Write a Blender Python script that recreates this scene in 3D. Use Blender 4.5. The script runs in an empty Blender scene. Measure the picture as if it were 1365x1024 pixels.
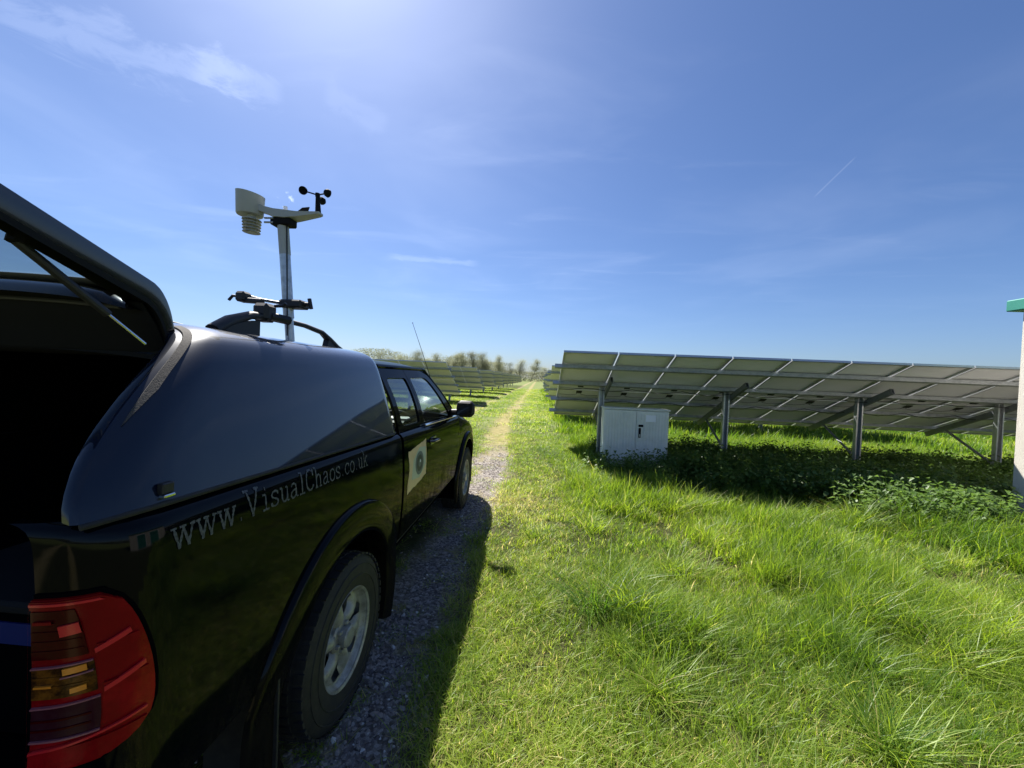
import bpy, bmesh, math, random
import numpy as np
from mathutils import Vector, Matrix, Quaternion

R = math.radians
random.seed(7)
rng = np.random.default_rng(11)
scene = bpy.context.scene

# ---------------------------------------------------------------- camera
CAM_H = 1.70
F_PX, PW, PH = 512.0, 1365.0, 1024.0
cam_data = bpy.data.cameras.new("camera")
cam_data.sensor_width = 36.0
cam_data.lens = 36.0 * F_PX / PW
cam_data.clip_start = 0.02
cam_data.clip_end = 5000
cam = bpy.data.objects.new("camera", cam_data)
scene.collection.objects.link(cam)
_fy = Vector(((717 - PW / 2) / F_PX, -(505 - PH / 2) / F_PX, -1)).normalized()   # the track's direction in camera axes
_roll = R(2.5)
_up = Vector((math.sin(_roll), math.cos(_roll), 0))
_uz = (_up - _fy * _up.dot(_fy)).normalized()
_ux = _fy.cross(_uz)
cam_rot = Matrix((_ux, _fy, _uz))            # camera axes -> world
cam.matrix_world = Matrix.Translation((0, 0, CAM_H)) @ cam_rot.to_4x4()
scene.camera = cam

def pix_dir(px, py):
    v = Vector(((px - PW / 2) / F_PX, -(py - PH / 2) / F_PX, -1))
    return (cam_rot @ v).normalized()

# ---------------------------------------------------------------- light
SUN_DIR = Vector((-0.42, 0.66, 1.0)).normalized()
SUN_EL = math.asin(SUN_DIR.z)
SUN_AZ = math.atan2(SUN_DIR.x, SUN_DIR.y)
sun_data = bpy.data.lights.new("sun", 'SUN')
sun_data.energy = 5.0
sun_data.angle = R(0.53)
sun_data.color = (1.0, 0.955, 0.88)
sun = bpy.data.objects.new("sun", sun_data)
sun.rotation_euler = SUN_DIR.to_track_quat('Z', 'Y').to_euler()
sun.location = (-20, 30, 50)
scene.collection.objects.link(sun)

world = bpy.data.worlds.new("World")
scene.world = world
world.use_nodes = True
wt = world.node_tree
wt.nodes.clear()

def build_world():
    N, L = wt.nodes, wt.links
    out = N.new('ShaderNodeOutputWorld')
    bg = N.new('ShaderNodeBackground')
    bg.inputs[1].default_value = SKY_STRENGTH
    L.new(bg.outputs[0], out.inputs[0])
    sky = N.new('ShaderNodeTexSky')
    sky.sky_type = 'NISHITA'
    sky.sun_disc = False
    sky.sun_elevation = SUN_EL
    sky.sun_rotation = SUN_AZ
    sky.altitude = 50
    sky.air_density = 1.0
    sky.dust_density = 0.8
    sky.ozone_density = 6.0
    geo = N.new('ShaderNodeTexCoord')
    d = geo.outputs['Generated']
    sep = N.new('ShaderNodeSeparateXYZ'); L.new(d, sep.inputs[0])

    def m(op, a, b=None, c=None, clamp=False):
        n = N.new('ShaderNodeMath'); n.operation = op; n.use_clamp = clamp
        for i, v in enumerate((a, b, c)):
            if v is None: continue
            if isinstance(v, (int, float)): n.inputs[i].default_value = v
            else: L.new(v, n.inputs[i])
        return n.outputs[0]

    def dot(v):
        n = N.new('ShaderNodeVectorMath'); n.operation = 'DOT_PRODUCT'
        L.new(d, n.inputs[0]); n.inputs[1].default_value = v
        return n.outputs['Value']

    def ss(x, lo, hi):
        n = N.new('ShaderNodeMapRange'); n.interpolation_type = 'SMOOTHSTEP'
        L.new(x, n.inputs[0])
        n.inputs[1].default_value = lo; n.inputs[2].default_value = hi
        n.inputs[3].default_value = 0; n.inputs[4].default_value = 1
        return n.outputs[0]

    zc = m('MAXIMUM', sep.outputs[2], 0.06)
    px, py = m('DIVIDE', sep.outputs[0], zc), m('DIVIDE', sep.outputs[1], zc)
    comb = N.new('ShaderNodeCombineXYZ')
    L.new(px, comb.inputs[0]); L.new(py, comb.inputs[1])

    def noise(vec, scale, detail, rough, dist, stretch=(1, 1, 1), rot=0.0, off=(0, 0, 0)):
        mp = N.new('ShaderNodeMapping'); L.new(vec, mp.inputs[0])
        mp.inputs['Location'].default_value = off
        mp.inputs['Rotation'].default_value = (0, 0, rot)
        mp.inputs['Scale'].default_value = stretch
        n = N.new('ShaderNodeTexNoise'); L.new(mp.outputs[0], n.inputs['Vector'])
        n.inputs['Scale'].default_value = scale; n.inputs['Detail'].default_value = detail
        n.inputs['Roughness'].default_value = rough; n.inputs['Distortion'].default_value = dist
        return n.outputs[0]
    veil = ss(noise(comb.outputs[0], 0.8, 4, 0.5, 0.5, (1, 1, 1), 0.4, (1.3, 0.2, 0)), 0.42, 0.86)
    wisp = ss(noise(comb.outputs[0], 1.3, 5, 0.55, 1.1, (0.55, 1.5, 1), 0.9, (3.0, 1.0, 0)), 0.52, 0.95)
    fine = noise(comb.outputs[0], 5.0, 6, 0.65, 0.6)
    fade = ss(sep.outputs[2], 0.08, 0.35)
    cloud = m('MULTIPLY', m('ADD', m('MULTIPLY', veil, 0.20), m('MULTIPLY', wisp, 0.22)), fade)

    def streak(p0, p1, width, amt, wob):
        a, b = pix_dir(*p0), pix_dir(*p1)
        nrm = a.cross(b).normalized(); mid = (a + b).normalized(); tan = nrm.cross(mid).normalized()
        half = abs(math.asin(max(-1, min(1, a.dot(tan)))))
        off = m('MULTIPLY_ADD', m('SUBTRACT', fine, 0.5), wob, dot(nrm))
        w = m('SUBTRACT', 1.0, ss(m('ABSOLUTE', off), width * 0.1, width))
        l = m('SUBTRACT', 1.0, ss(m('ABSOLUTE', dot(tan)), half * 0.7, half * 1.05))
        f = ss(dot(mid), 0.0, 0.2)
        return m('MULTIPLY', m('MULTIPLY', m('MULTIPLY', w, l), f), amt)
    for args in (((-60, 0), (340, 112), 0.040, 0.15, 0.16), ((250, 92), (380, 130), 0.026, 0.10, 0.14),
                 ((515, 341), (640, 352), 0.009, 0.14, 0.02), ((1084, 264), (1142, 208), 0.0020, 0.15, 0.0006),
                 ((430, 120), (520, 165), 0.03, 0.06, 0.10)):
        cloud = m('ADD', cloud, streak(*args))
    # one small fair-weather puff low in the sky
    pd = pix_dir(383, 268)
    pn = noise(d, 60.0, 3, 0.6, 0.3)
    puff = ss(m('MULTIPLY_ADD', m('SUBTRACT', pn, 0.62), 0.0012, dot(tuple(pd))), math.cos(0.019), math.cos(0.003))
    cloud = m('ADD', cloud, m('MULTIPLY', puff, 0.6))
    cloud = m('MINIMUM', cloud, 0.85)
    # the cloud takes the brightness of the air around it, a little whiter and brighter
    hs = N.new('ShaderNodeHueSaturation'); hs.inputs['Saturation'].default_value = 0.35
    hs.inputs['Value'].default_value = 1.7
    L.new(sky.outputs[0], hs.inputs['Color'])
    mix = N.new('ShaderNodeMix'); mix.data_type = 'RGBA'
    L.new(cloud, mix.inputs['Factor'])
    L.new(sky.outputs[0], mix.inputs['A']); L.new(hs.outputs[0], mix.inputs['B'])
    wb = N.new('ShaderNodeMix'); wb.data_type = 'RGBA'; wb.blend_type = 'MULTIPLY'; wb.inputs['Factor'].default_value = 1.0
    wb.inputs['B'].default_value = (0.735, 0.800, 0.950, 1)          # the cool white balance of the picture
    L.new(mix.outputs['Result'], wb.inputs['A']); L.new(wb.outputs['Result'], bg.inputs[0])
SKY_STRENGTH = 0.05
build_world()

vs = scene.view_settings
vs.view_transform = 'Standard'; vs.look = 'None'; vs.gamma = 1.0
vs.use_curve_mapping = False
vs.exposure = 1.42
scene.render.engine = 'CYCLES'
scene.cycles.max_bounces = 8
scene.cycles.transparent_max_bounces = 16
scene.cycles.use_denoising = True

# ---------------------------------------------------------------- materials
MAT = {}
def principled(name, col, rough=0.5, metal=0.0, coat=0.0, spec=0.5, noise=None, bump=None, emit=None):
    """noise = (scale, amount, second colour); bump = (scale, strength)"""
    mt = bpy.data.materials.new(name); mt.use_nodes = True
    nt = mt.node_tree; b = nt.nodes['Principled BSDF']
    b.inputs['Base Color'].default_value = (*col, 1)
    b.inputs['Roughness'].default_value = rough
    b.inputs['Metallic'].default_value = metal
    b.inputs['Coat Weight'].default_value = coat
    b.inputs['Coat Roughness'].default_value = 0.03
    b.inputs['Specular IOR Level'].default_value = spec
    tc = nt.nodes.new('ShaderNodeTexCoord')
    if noise:
        n = nt.nodes.new('ShaderNodeTexNoise'); n.inputs['Scale'].default_value = noise[0]
        n.inputs['Detail'].default_value = 6; n.inputs['Roughness'].default_value = 0.65
        nt.links.new(tc.outputs['Object'], n.inputs['Vector'])
        rp = nt.nodes.new('ShaderNodeMapRange'); rp.interpolation_type = 'SMOOTHSTEP'
        rp.inputs[1].default_value = 0.38; rp.inputs[2].default_value = 0.72
        rp.inputs[3].default_value = 0.0; rp.inputs[4].default_value = noise[1]
        nt.links.new(n.outputs[0], rp.inputs[0])
        mx = nt.nodes.new('ShaderNodeMix'); mx.data_type = 'RGBA'
        nt.links.new(rp.outputs[0], mx.inputs['Factor'])
        mx.inputs['A'].default_value = (*col, 1); mx.inputs['B'].default_value = (*noise[2], 1)
        nt.links.new(mx.outputs['Result'], b.inputs['Base Color'])
    if bump:
        n2 = nt.nodes.new('ShaderNodeTexNoise'); n2.inputs['Scale'].default_value = bump[0]
        n2.inputs['Detail'].default_value = 4
        nt.links.new(tc.outputs['Object'], n2.inputs['Vector'])
        bp = nt.nodes.new('ShaderNodeBump'); bp.inputs['Strength'].default_value = bump[1]
        bp.inputs['Distance'].default_value = 0.01
        nt.links.new(n2.outputs[0], bp.inputs['Height'])
        nt.links.new(bp.outputs[0], b.inputs['Normal'])
    if emit:
        b.inputs['Emission Color'].default_value = (*emit[0], 1); b.inputs['Emission Strength'].default_value = emit[1]
    MAT[name] = mt
    return mt

def glass(name, tint, rough=0.0, refl=1.0):
    mt = bpy.data.materials.new(name); mt.use_nodes = True
    nt = mt.node_tree; nt.nodes.clear()
    o = nt.nodes.new('ShaderNodeOutputMaterial')
    t = nt.nodes.new('ShaderNodeBsdfTransparent'); t.inputs[0].default_value = (*tint, 1)
    g = nt.nodes.new('ShaderNodeBsdfGlossy'); g.inputs[0].default_value = (refl, refl, refl, 1)
    g.inputs['Roughness'].default_value = rough
    # Schlick reflectance of a thin pane, the same from both faces
    ge = nt.nodes.new('ShaderNodeNewGeometry')
    dt = nt.nodes.new('ShaderNodeVectorMath'); dt.operation = 'DOT_PRODUCT'
    nt.links.new(ge.outputs['Normal'], dt.inputs[0]); nt.links.new(ge.outputs['Incoming'], dt.inputs[1])
    def mm(op, a_, b_):
        n_ = nt.nodes.new('ShaderNodeMath'); n_.operation = op
        for i_, v_ in enumerate((a_, b_)):
            if isinstance(v_, (int, float)): n_.inputs[i_].default_value = v_
            else: nt.links.new(v_, n_.inputs[i_])
        return n_.outputs[0]
    ab = mm('ABSOLUTE', dt.outputs['Value'], 0.0)
    fr = mm('ADD', mm('MULTIPLY', mm('POWER', mm('SUBTRACT', 1.0, ab), 5.0), 0.93), 0.07)
    mx = nt.nodes.new('ShaderNodeMixShader')
    nt.links.new(fr, mx.inputs[0]); nt.links.new(t.outputs[0], mx.inputs[1])
    nt.links.new(g.outputs[0], mx.inputs[2]); nt.links.new(mx.outputs[0], o.inputs[0])
    MAT[name] = mt

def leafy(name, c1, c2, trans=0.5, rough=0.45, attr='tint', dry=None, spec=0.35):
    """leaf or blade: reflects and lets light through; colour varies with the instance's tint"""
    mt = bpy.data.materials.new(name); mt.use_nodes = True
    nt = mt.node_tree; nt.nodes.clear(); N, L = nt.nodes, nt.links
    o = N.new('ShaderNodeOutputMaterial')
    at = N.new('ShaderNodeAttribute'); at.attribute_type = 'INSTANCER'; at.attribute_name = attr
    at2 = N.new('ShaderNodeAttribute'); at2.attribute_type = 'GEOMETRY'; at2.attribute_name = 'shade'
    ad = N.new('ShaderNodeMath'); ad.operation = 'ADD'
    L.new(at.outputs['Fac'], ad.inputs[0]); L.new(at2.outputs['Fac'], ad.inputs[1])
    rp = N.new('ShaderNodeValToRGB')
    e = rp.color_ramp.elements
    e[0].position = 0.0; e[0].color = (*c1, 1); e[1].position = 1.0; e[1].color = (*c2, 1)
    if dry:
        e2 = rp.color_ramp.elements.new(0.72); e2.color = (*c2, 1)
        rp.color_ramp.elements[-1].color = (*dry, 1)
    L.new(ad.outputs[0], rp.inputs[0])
    p = N.new('ShaderNodeBsdfPrincipled'); p.inputs['Roughness'].default_value = rough
    p.inputs['Specular IOR Level'].default_value = spec
    L.new(rp.outputs[0], p.inputs['Base Color'])
    tr = N.new('ShaderNodeBsdfTranslucent')
    hs = N.new('ShaderNodeHueSaturation'); hs.inputs['Hue'].default_value = 0.489; hs.inputs['Saturation'].default_value = 1.1
    hs.inputs['Value'].default_value = 1.5
    L.new(rp.outputs[0], hs.inputs['Color']); L.new(hs.outputs[0], tr.inputs[0])
    mx = N.new('ShaderNodeMixShader'); mx.inputs[0].default_value = trans
    L.new(p.outputs[0], mx.inputs[1]); L.new(tr.outputs[0], mx.inputs[2]); L.new(mx.outputs[0], o.inputs[0])
    MAT[name] = mt

principled('paint', (0.0012, 0.0020, 0.0032), 0.4, 0.0, 0.34, 0.0, noise=(9, 0.5, (0.0022, 0.003, 0.004)))
principled('canopy_paint', (0.0025, 0.006, 0.017), 0.4, 0.0, 1.0, 0.1, noise=(5, 0.6, (0.005, 0.009, 0.021)), bump=(2.2, 0.05))
principled('black_plastic', (0.012, 0.012, 0.013), 0.55)
principled('gloss_black', (0.006, 0.006, 0.007), 0.15, 0, 0.5)
principled('rubber', (0.012, 0.012, 0.012), 0.75, noise=(30, 0.7, (0.03, 0.027, 0.023)))
principled('seal', (0.05, 0.045, 0.042), 0.9, noise=(90, 0.8, (0.085, 0.078, 0.07)), bump=(300, 0.2))
principled('dark_trim', (0.009, 0.009, 0.010), 0.8, spec=0.15)
principled('liner', (0.003, 0.003, 0.0035), 0.95, spec=0.0)
principled('grey_trim', (0.05, 0.05, 0.055), 0.6)
principled('wheel_silver', (0.31, 0.31, 0.285), 0.42, 0.2, 0.2, noise=(22, 0.75, (0.13, 0.115, 0.09)))
principled('chrome', (0.7, 0.7, 0.7), 0.12, 1.0)
principled('lens_red', (0.20, 0.002, 0.004), 0.2, 0, 0.14, 0.1, noise=(7, 0.9, (0.40, 0.006, 0.010)), bump=(25, 0.25))
principled('lens_dark_red', (0.045, 0.001, 0.0015), 0.15, 0, 0.15, 0.1, noise=(40, 0.5, (0.07, 0.002, 0.003)))
principled('lens_amber', (0.022, 0.008, 0.003), 0.15, 0, 0.15, 0.1, noise=(30, 1.0, (0.20, 0.07, 0.008)))
principled('lens_clear', (0.04, 0.007, 0.012), 0.15, 0, 0.15, 0.1, noise=(50, 0.5, (0.05, 0.018, 0.024)))
principled('lens_glint', (0.62, 0.02, 0.025), 0.15, 0, 0.3, 0.3)  # brighter red, painted as light caught on the lens
principled('lens_edge', (0.30, 0.10, 0.11), 0.2, 0, 0.4, 0.3)
principled('amber_glint', (0.75, 0.24, 0.02), 0.15, 0, 0.4, 0.3)  # bright amber, painted as glints in the indicator
principled('decal', (0.095, 0.10, 0.105), 0.6, noise=(110, 1.0, (0.012, 0.013, 0.015)))
principled('sticker_cream', (0.74, 0.52, 0.28), 0.5, noise=(14, 0.5, (0.60, 0.43, 0.23)))
principled('sticker_green', (0.50, 0.52, 0.38), 0.5)
principled('sticker_grey', (0.12, 0.14, 0.15), 0.5)
principled('sticker_dark', (0.03, 0.035, 0.04), 0.5)
principled('seat_cloth', (0.10, 0.10, 0.105), 0.9, noise=(40, 0.4, (0.16, 0.16, 0.16)))
principled('paper', (0.75, 0.75, 0.72), 0.7)
principled('blue_plastic', (0.008, 0.016, 0.11), 0.6, spec=0.2)
principled('galvanised', (0.42, 0.44, 0.46), 0.42, 0.55, noise=(14, 0.7, (0.27, 0.29, 0.31)))
principled('galvanised_dark', (0.20, 0.215, 0.23), 0.5, 0.45, noise=(10, 0.7, (0.12, 0.13, 0.14)))
principled('module_frame', (0.60, 0.61, 0.62), 0.35, 0.7)
principled('backsheet', (0.70, 0.71, 0.76), 0.55, noise=(3, 0.4, (0.60, 0.62, 0.66)))
principled('module_glass', (0.008, 0.012, 0.035), 0.08, 0, 1.0)
principled('cable', (0.012, 0.012, 0.012), 0.6)
principled('cabinet_grey', (0.70, 0.73, 0.71), 0.55, noise=(6, 0.55, (0.54, 0.58, 0.54)), bump=(80, 0.15))
principled('cabinet_plinth', (0.56, 0.57, 0.53), 0.7, noise=(9, 0.6, (0.36, 0.37, 0.32)))
principled('label_white', (0.80, 0.83, 0.92), 0.4)
principled('render_wall', (0.62, 0.58, 0.51), 0.9, noise=(5, 0.5, (0.54, 0.50, 0.43)), bump=(90, 0.8))
principled('concrete', (0.36, 0.35, 0.33), 0.9, noise=(8, 0.7, (0.25, 0.25, 0.23)), bump=(50, 0.5))
principled('green_paint', (0.035, 0.22, 0.17), 0.45, noise=(7, 0.4, (0.05, 0.27, 0.21)))
principled('station_grey', (0.40, 0.40, 0.37), 0.55, noise=(30, 0.4, (0.33, 0.33, 0.30)))
principled('aluminium', (0.56, 0.57, 0.58), 0.42, 0.8, noise=(25, 0.8, (0.30, 0.31, 0.32)))
principled('hazed_bark', (0.26, 0.24, 0.21), 0.95, noise=(8, 0.6, (0.17, 0.155, 0.135)))  # paled to carry the haze of distance in the colour
principled('stone', (0.27, 0.235, 0.205), 0.9, noise=(16, 0.8, (0.15, 0.125, 0.115)))
principled('stone_pale', (0.55, 0.52, 0.48), 0.8, noise=(12, 0.5, (0.40, 0.37, 0.34)))
principled('stone_dark', (0.12, 0.10, 0.095), 0.85, noise=(16, 0.5, (0.22, 0.19, 0.18)))
def dirty_paint():
    # road dirt thrown up over the lower flanks: patchy, brown, dull
    nt = MAT['paint'].node_tree; N, L = nt.nodes, nt.links; b = N['Principled BSDF']
    src = b.inputs['Base Color'].links[0].from_socket
    tc = N.new('ShaderNodeTexCoord'); sp = N.new('ShaderNodeSeparateXYZ'); L.new(tc.outputs['Object'], sp.inputs[0])
    n1 = N.new('ShaderNodeTexNoise'); n1.inputs['Scale'].default_value = 14; n1.inputs['Detail'].default_value = 8; n1.inputs['Roughness'].default_value = 0.75
    mp = N.new('ShaderNodeMapping'); mp.inputs['Scale'].default_value = (1, 1, 0.35); L.new(tc.outputs['Object'], mp.inputs[0]); L.new(mp.outputs[0], n1.inputs['Vector'])
    lo = N.new('ShaderNodeMapRange'); lo.inputs[1].default_value = 1.05; lo.inputs[2].default_value = 0.45; lo.inputs[3].default_value = 0.0; lo.inputs[4].default_value = 0.42
    L.new(sp.outputs[2], lo.inputs[0])
    ad = N.new('ShaderNodeMath'); ad.operation = 'ADD'; L.new(lo.outputs[0], ad.inputs[0]); L.new(n1.outputs[0], ad.inputs[1])
    th = N.new('ShaderNodeMapRange'); th.interpolation_type = 'SMOOTHSTEP'; th.inputs[1].default_value = 0.62; th.inputs[2].default_value = 0.98; th.inputs[3].default_value = 0.0; th.inputs[4].default_value = 0.55
    L.new(ad.outputs[0], th.inputs[0])
    mx = N.new('ShaderNodeMix'); mx.data_type = 'RGBA'; L.new(th.outputs[0], mx.inputs['Factor']); L.new(src, mx.inputs['A']); mx.inputs['B'].default_value = (0.020, 0.017, 0.013, 1)
    L.new(mx.outputs['Result'], b.inputs['Base Color'])
    ct = N.new('ShaderNodeMath'); ct.operation = 'MULTIPLY_ADD'; L.new(th.outputs[0], ct.inputs[0]); ct.inputs[1].default_value = -0.5; ct.inputs[2].default_value = 0.34
    b.inputs['Coat Roughness'].default_value = 0.06
    L.new(ct.outputs[0], b.inputs['Coat Weight'])
dirty_paint()
glass('window_glass', (0.48, 0.54, 0.52))
glass('tint_glass', (0.42, 0.50, 0.52))
leafy('grass', (0.064, 0.142, 0.020), (0.278, 0.378, 0.050), 0.55, 0.42, dry=(0.50, 0.44, 0.19))
leafy('straw', (0.22, 0.20, 0.09), (0.42, 0.37, 0.19), 0.4, 0.5)
leafy('nettle', (0.045, 0.095, 0.022), (0.125, 0.205, 0.048), 0.45, 0.45)
leafy('hazed_leaf', (0.125, 0.138, 0.090), (0.27, 0.28, 0.185), 0.5, 0.8)  # pale grey-green: distance haze mixed into the leaf colour

# ---------------------------------------------------------------- mesh helpers
COL = scene.collection
def tag(o, label=None, cat=None, group=None, kind=None):
    for k, v in (('label', label), ('category', cat), ('group', group), ('kind', kind)):
        if v: o[k] = v
    return o
def empty(name, loc=(0, 0, 0), rz=0.0, label=None, cat=None, group=None):
    o = bpy.data.objects.new(name, None)
    o.empty_display_size = 0.1
    COL.objects.link(o); o.location = loc; o.rotation_euler = (0, 0, rz)
    return tag(o, label, cat, group)

class MB:
    def __init__(s): s.v, s.f = [], []
    def add(s, vs_, fs_):
        b = len(s.v); s.v += [tuple(p) for p in vs_]; s.f += [tuple(i + b for i in f) for f in fs_]; return s
    def box(s, x0, x1, y0, y1, z0, z1, M=None):
        c = [Vector((x, y, z)) for z in (z0, z1) for y in (y0, y1) for x in (x0, x1)]
        if M is not None: c = [M @ p for p in c]
        return s.add(c, [(0, 2, 3, 1), (4, 5, 7, 6), (0, 1, 5, 4), (2, 6, 7, 3), (0, 4, 6, 2), (1, 3, 7, 5)])
    def cbox(s, x0, x1, y0, y1, z0, z1, b=0.01, M=None):
        """box with chamfered edges"""
        pts, idx = [], {}
        X, Y, Z = (x0, x1), (y0, y1), (z0, z1)
        for i in (0, 1):
            for j in (0, 1):
                for k in (0, 1):
                    sx, sy, sz = (b, -b)[i], (b, -b)[j], (b, -b)[k]
                    for a, p in enumerate(((X[i], Y[j] + sy, Z[k] + sz), (X[i] + sx, Y[j], Z[k] + sz), (X[i] + sx, Y[j] + sy, Z[k]))):
                        idx[(i, j, k, a)] = len(pts); pts.append(Vector(p))
        g = lambda i, j, k, a: idx[(i, j, k, a)]
        F = []
        for i in (0, 1): F.append((g(i, 0, 0, 0), g(i, 1, 0, 0), g(i, 1, 1, 0), g(i, 0, 1, 0)))
        for j in (0, 1): F.append((g(0, j, 0, 1), g(1, j, 0, 1), g(1, j, 1, 1), g(0, j, 1, 1)))
        for k in (0, 1): F.append((g(0, 0, k, 2), g(1, 0, k, 2), g(1, 1, k, 2), g(0, 1, k, 2)))
        for i in (0, 1):
            for j in (0, 1): F.append((g(i, j, 0, 0), g(i, j, 0, 1), g(i, j, 1, 1), g(i, j, 1, 0)))
            for k in (0, 1): F.append((g(i, 0, k, 0), g(i, 0, k, 2), g(i, 1, k, 2), g(i, 1, k, 0)))
        for j in (0, 1):
            for k in (0, 1): F.append((g(0, j, k, 1), g(0, j, k, 2), g(1, j, k, 2), g(1, j, k, 1)))
        for i in (0, 1):
            for j in (0, 1):
                for k in (0, 1): F.append((g(i, j, k, 0), g(i, j, k, 1), g(i, j, k, 2)))
        if M is not None: pts = [M @ p for p in pts]
        return s.add(pts, F)
    def grid(s, P, closed_u=False):
        nu, nv = len(P), len(P[0]); V = [p for row in P for p in row]; F = []
        for i in range(nu if closed_u else nu - 1):
            for j in range(nv - 1):
                i2 = (i + 1) % nu
                F.append((i * nv + j, i2 * nv + j, i2 * nv + j + 1, i * nv + j + 1))
        return s.add(V, F)
    def tube(s, pts, r, n=8, cap=True, squash=None):
        pts = [Vector(p) for p in pts]
        rs = r if isinstance(r, (list, tuple)) else [r] * len(pts)
        prev = None; rings = []
        for i, p in enumerate(pts):
            t = (pts[min(i + 1, len(pts) - 1)] - pts[max(i - 1, 0)]).normalized()
            if prev is None:
                a = Vector((0, 0, 1)) if abs(t.z) < 0.9 else Vector((1, 0, 0))
                u = t.cross(a).normalized()
            else:
                u = (prev - t * prev.dot(t)).normalized()
            prev = u; w = t.cross(u)
            rings.append([p + (u * math.cos(2 * math.pi * k / n) + w * math.sin(2 * math.pi * k / n) * (squash or 1)) * rs[i] for k in range(n)])
        b = len(s.v)
        V = [p for rg in rings for p in rg]; F = []
        for i in range(len(rings) - 1):
            for k in range(n):
                k2 = (k + 1) % n
                F.append((i * n + k, i * n + k2, (i + 1) * n + k2, (i + 1) * n + k))
        if cap:
            F.append(tuple(range(n))[::-1]); F.append(tuple((len(rings) - 1) * n + k for k in range(n)))
        return s.add(V, F)
    def lathe(s, prof, M=None, n=24, a0=0.0, a1=2 * math.pi):
        """prof: (radius, height) turned round local z"""
        full = abs(a1 - a0 - 2 * math.pi) < 1e-6
        cnt = n if full else n + 1
        P = []
        for k in range(cnt):
            a = a0 + (a1 - a0) * k / n
            row = [Vector((r * math.cos(a), r * math.sin(a), h)) for r, h in prof]
            P.append([M @ p for p in row] if M is not None else row)
        return s.grid(P, closed_u=full)
    def prism(s, poly, z0, z1, M=None):
        n = len(poly)
        V = [Vector((x, y, z0)) for x, y in poly] + [Vector((x, y, z1)) for x, y in poly]
        if M is not None: V = [M @ p for p in V]
        F = [tuple(range(n))[::-1], tuple(range(n, 2 * n))] + [(i, (i + 1) % n, n + (i + 1) % n, n + i) for i in range(n)]
        return s.add(V, F)
    def mirror(s):
        n = len(s.v); s.v = [(-x, y, z) for x, y, z in s.v]; s.f = [f[::-1] for f in s.f]; return s
    def mesh(s, name, mat, smooth=35):
        me = bpy.data.meshes.new(name)
        me.from_pydata(s.v, [], s.f)
        if mat: me.materials.append(MAT[mat])
        if smooth:
            me.polygons.foreach_set('use_smooth', [True] * len(me.polygons))
            me.set_sharp_from_angle(angle=R(smooth))
        me.update()
        return me
    def build(s, name, mat, parent=None, smooth=35, loc=None, solid=0, recalc=True, bevel=0):
        me = s.mesh(name, mat, smooth)
        if recalc:
            bm = bmesh.new(); bm.from_mesh(me)
            bmesh.ops.recalc_face_normals(bm, faces=bm.faces); bm.to_mesh(me); bm.free()
        o = bpy.data.objects.new(name, me); COL.objects.link(o)
        if parent is not None: o.parent = parent
        if loc: o.location = loc
        if solid:
            md = o.modifiers.new('thickness', 'SOLIDIFY'); md.thickness = abs(solid); md.offset = -1 if solid > 0 else 1
        if bevel:
            md = o.modifiers.new('bevel', 'BEVEL'); md.width = bevel; md.segments = 2; md.limit_method = 'ANGLE'
        return o

def dup(o, parent=None, loc=None, name=None):
    c = o.copy(); COL.objects.link(c)
    c.parent = parent
    if loc is not None: c.location = loc
    return c

def catmull(xs, ys):
    xs, ys = list(xs), list(ys)
    def f(x):
        if x <= xs[0]: return ys[0]
        if x >= xs[-1]: return ys[-1]
        i = max(k for k in range(len(xs) - 1) if xs[k] <= x)
        h = xs[i + 1] - xs[i]; t = (x - xs[i]) / h
        def sl(k):
            if k == 0: return (ys[1] - ys[0]) / (xs[1] - xs[0])
            if k == len(xs) - 1: return (ys[-1] - ys[-2]) / (xs[-1] - xs[-2])
            return (ys[k + 1] - ys[k - 1]) / (xs[k + 1] - xs[k - 1])
        m0, m1 = sl(i) * h, sl(i + 1) * h
        return ((2*t**3 - 3*t*t + 1) * ys[i] + (t**3 - 2*t*t + t) * m0 + (-2*t**3 + 3*t*t) * ys[i + 1] + (t**3 - t*t) * m1)
    return f
def lin(a, b, n): return [a + (b - a) * i / (n - 1) for i in range(n)]
def sstep(x, a, b):
    t = np.clip((x - a) / (b - a), 0, 1); return t * t * (3 - 2 * t)

# smooth value noise on the plane (arrays welcome)
_perm = rng.random((256, 256))
def vnoise(x, y, s=1.0, o=0.0):
    x = np.asarray(x, float) * s + 31.7 + o; y = np.asarray(y, float) * s + 57.3 + o * 1.7
    xi, yi = np.floor(x).astype(int), np.floor(y).astype(int)
    fx, fy = x - xi, y - yi
    fx, fy = fx * fx * (3 - 2 * fx), fy * fy * (3 - 2 * fy)
    g = lambda a, b: _perm[a % 256, b % 256]
    return (g(xi, yi) * (1 - fx) * (1 - fy) + g(xi + 1, yi) * fx * (1 - fy) + g(xi, yi + 1) * (1 - fx) * fy + g(xi + 1, yi + 1) * fx * fy)
def fbm(x, y, s=1.0, o=0.0):
    return (vnoise(x, y, s, o) * 0.55 + vnoise(x, y, s * 2.1, o + 9) * 0.3 + vnoise(x, y, s * 4.3, o + 23) * 0.15)

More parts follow.
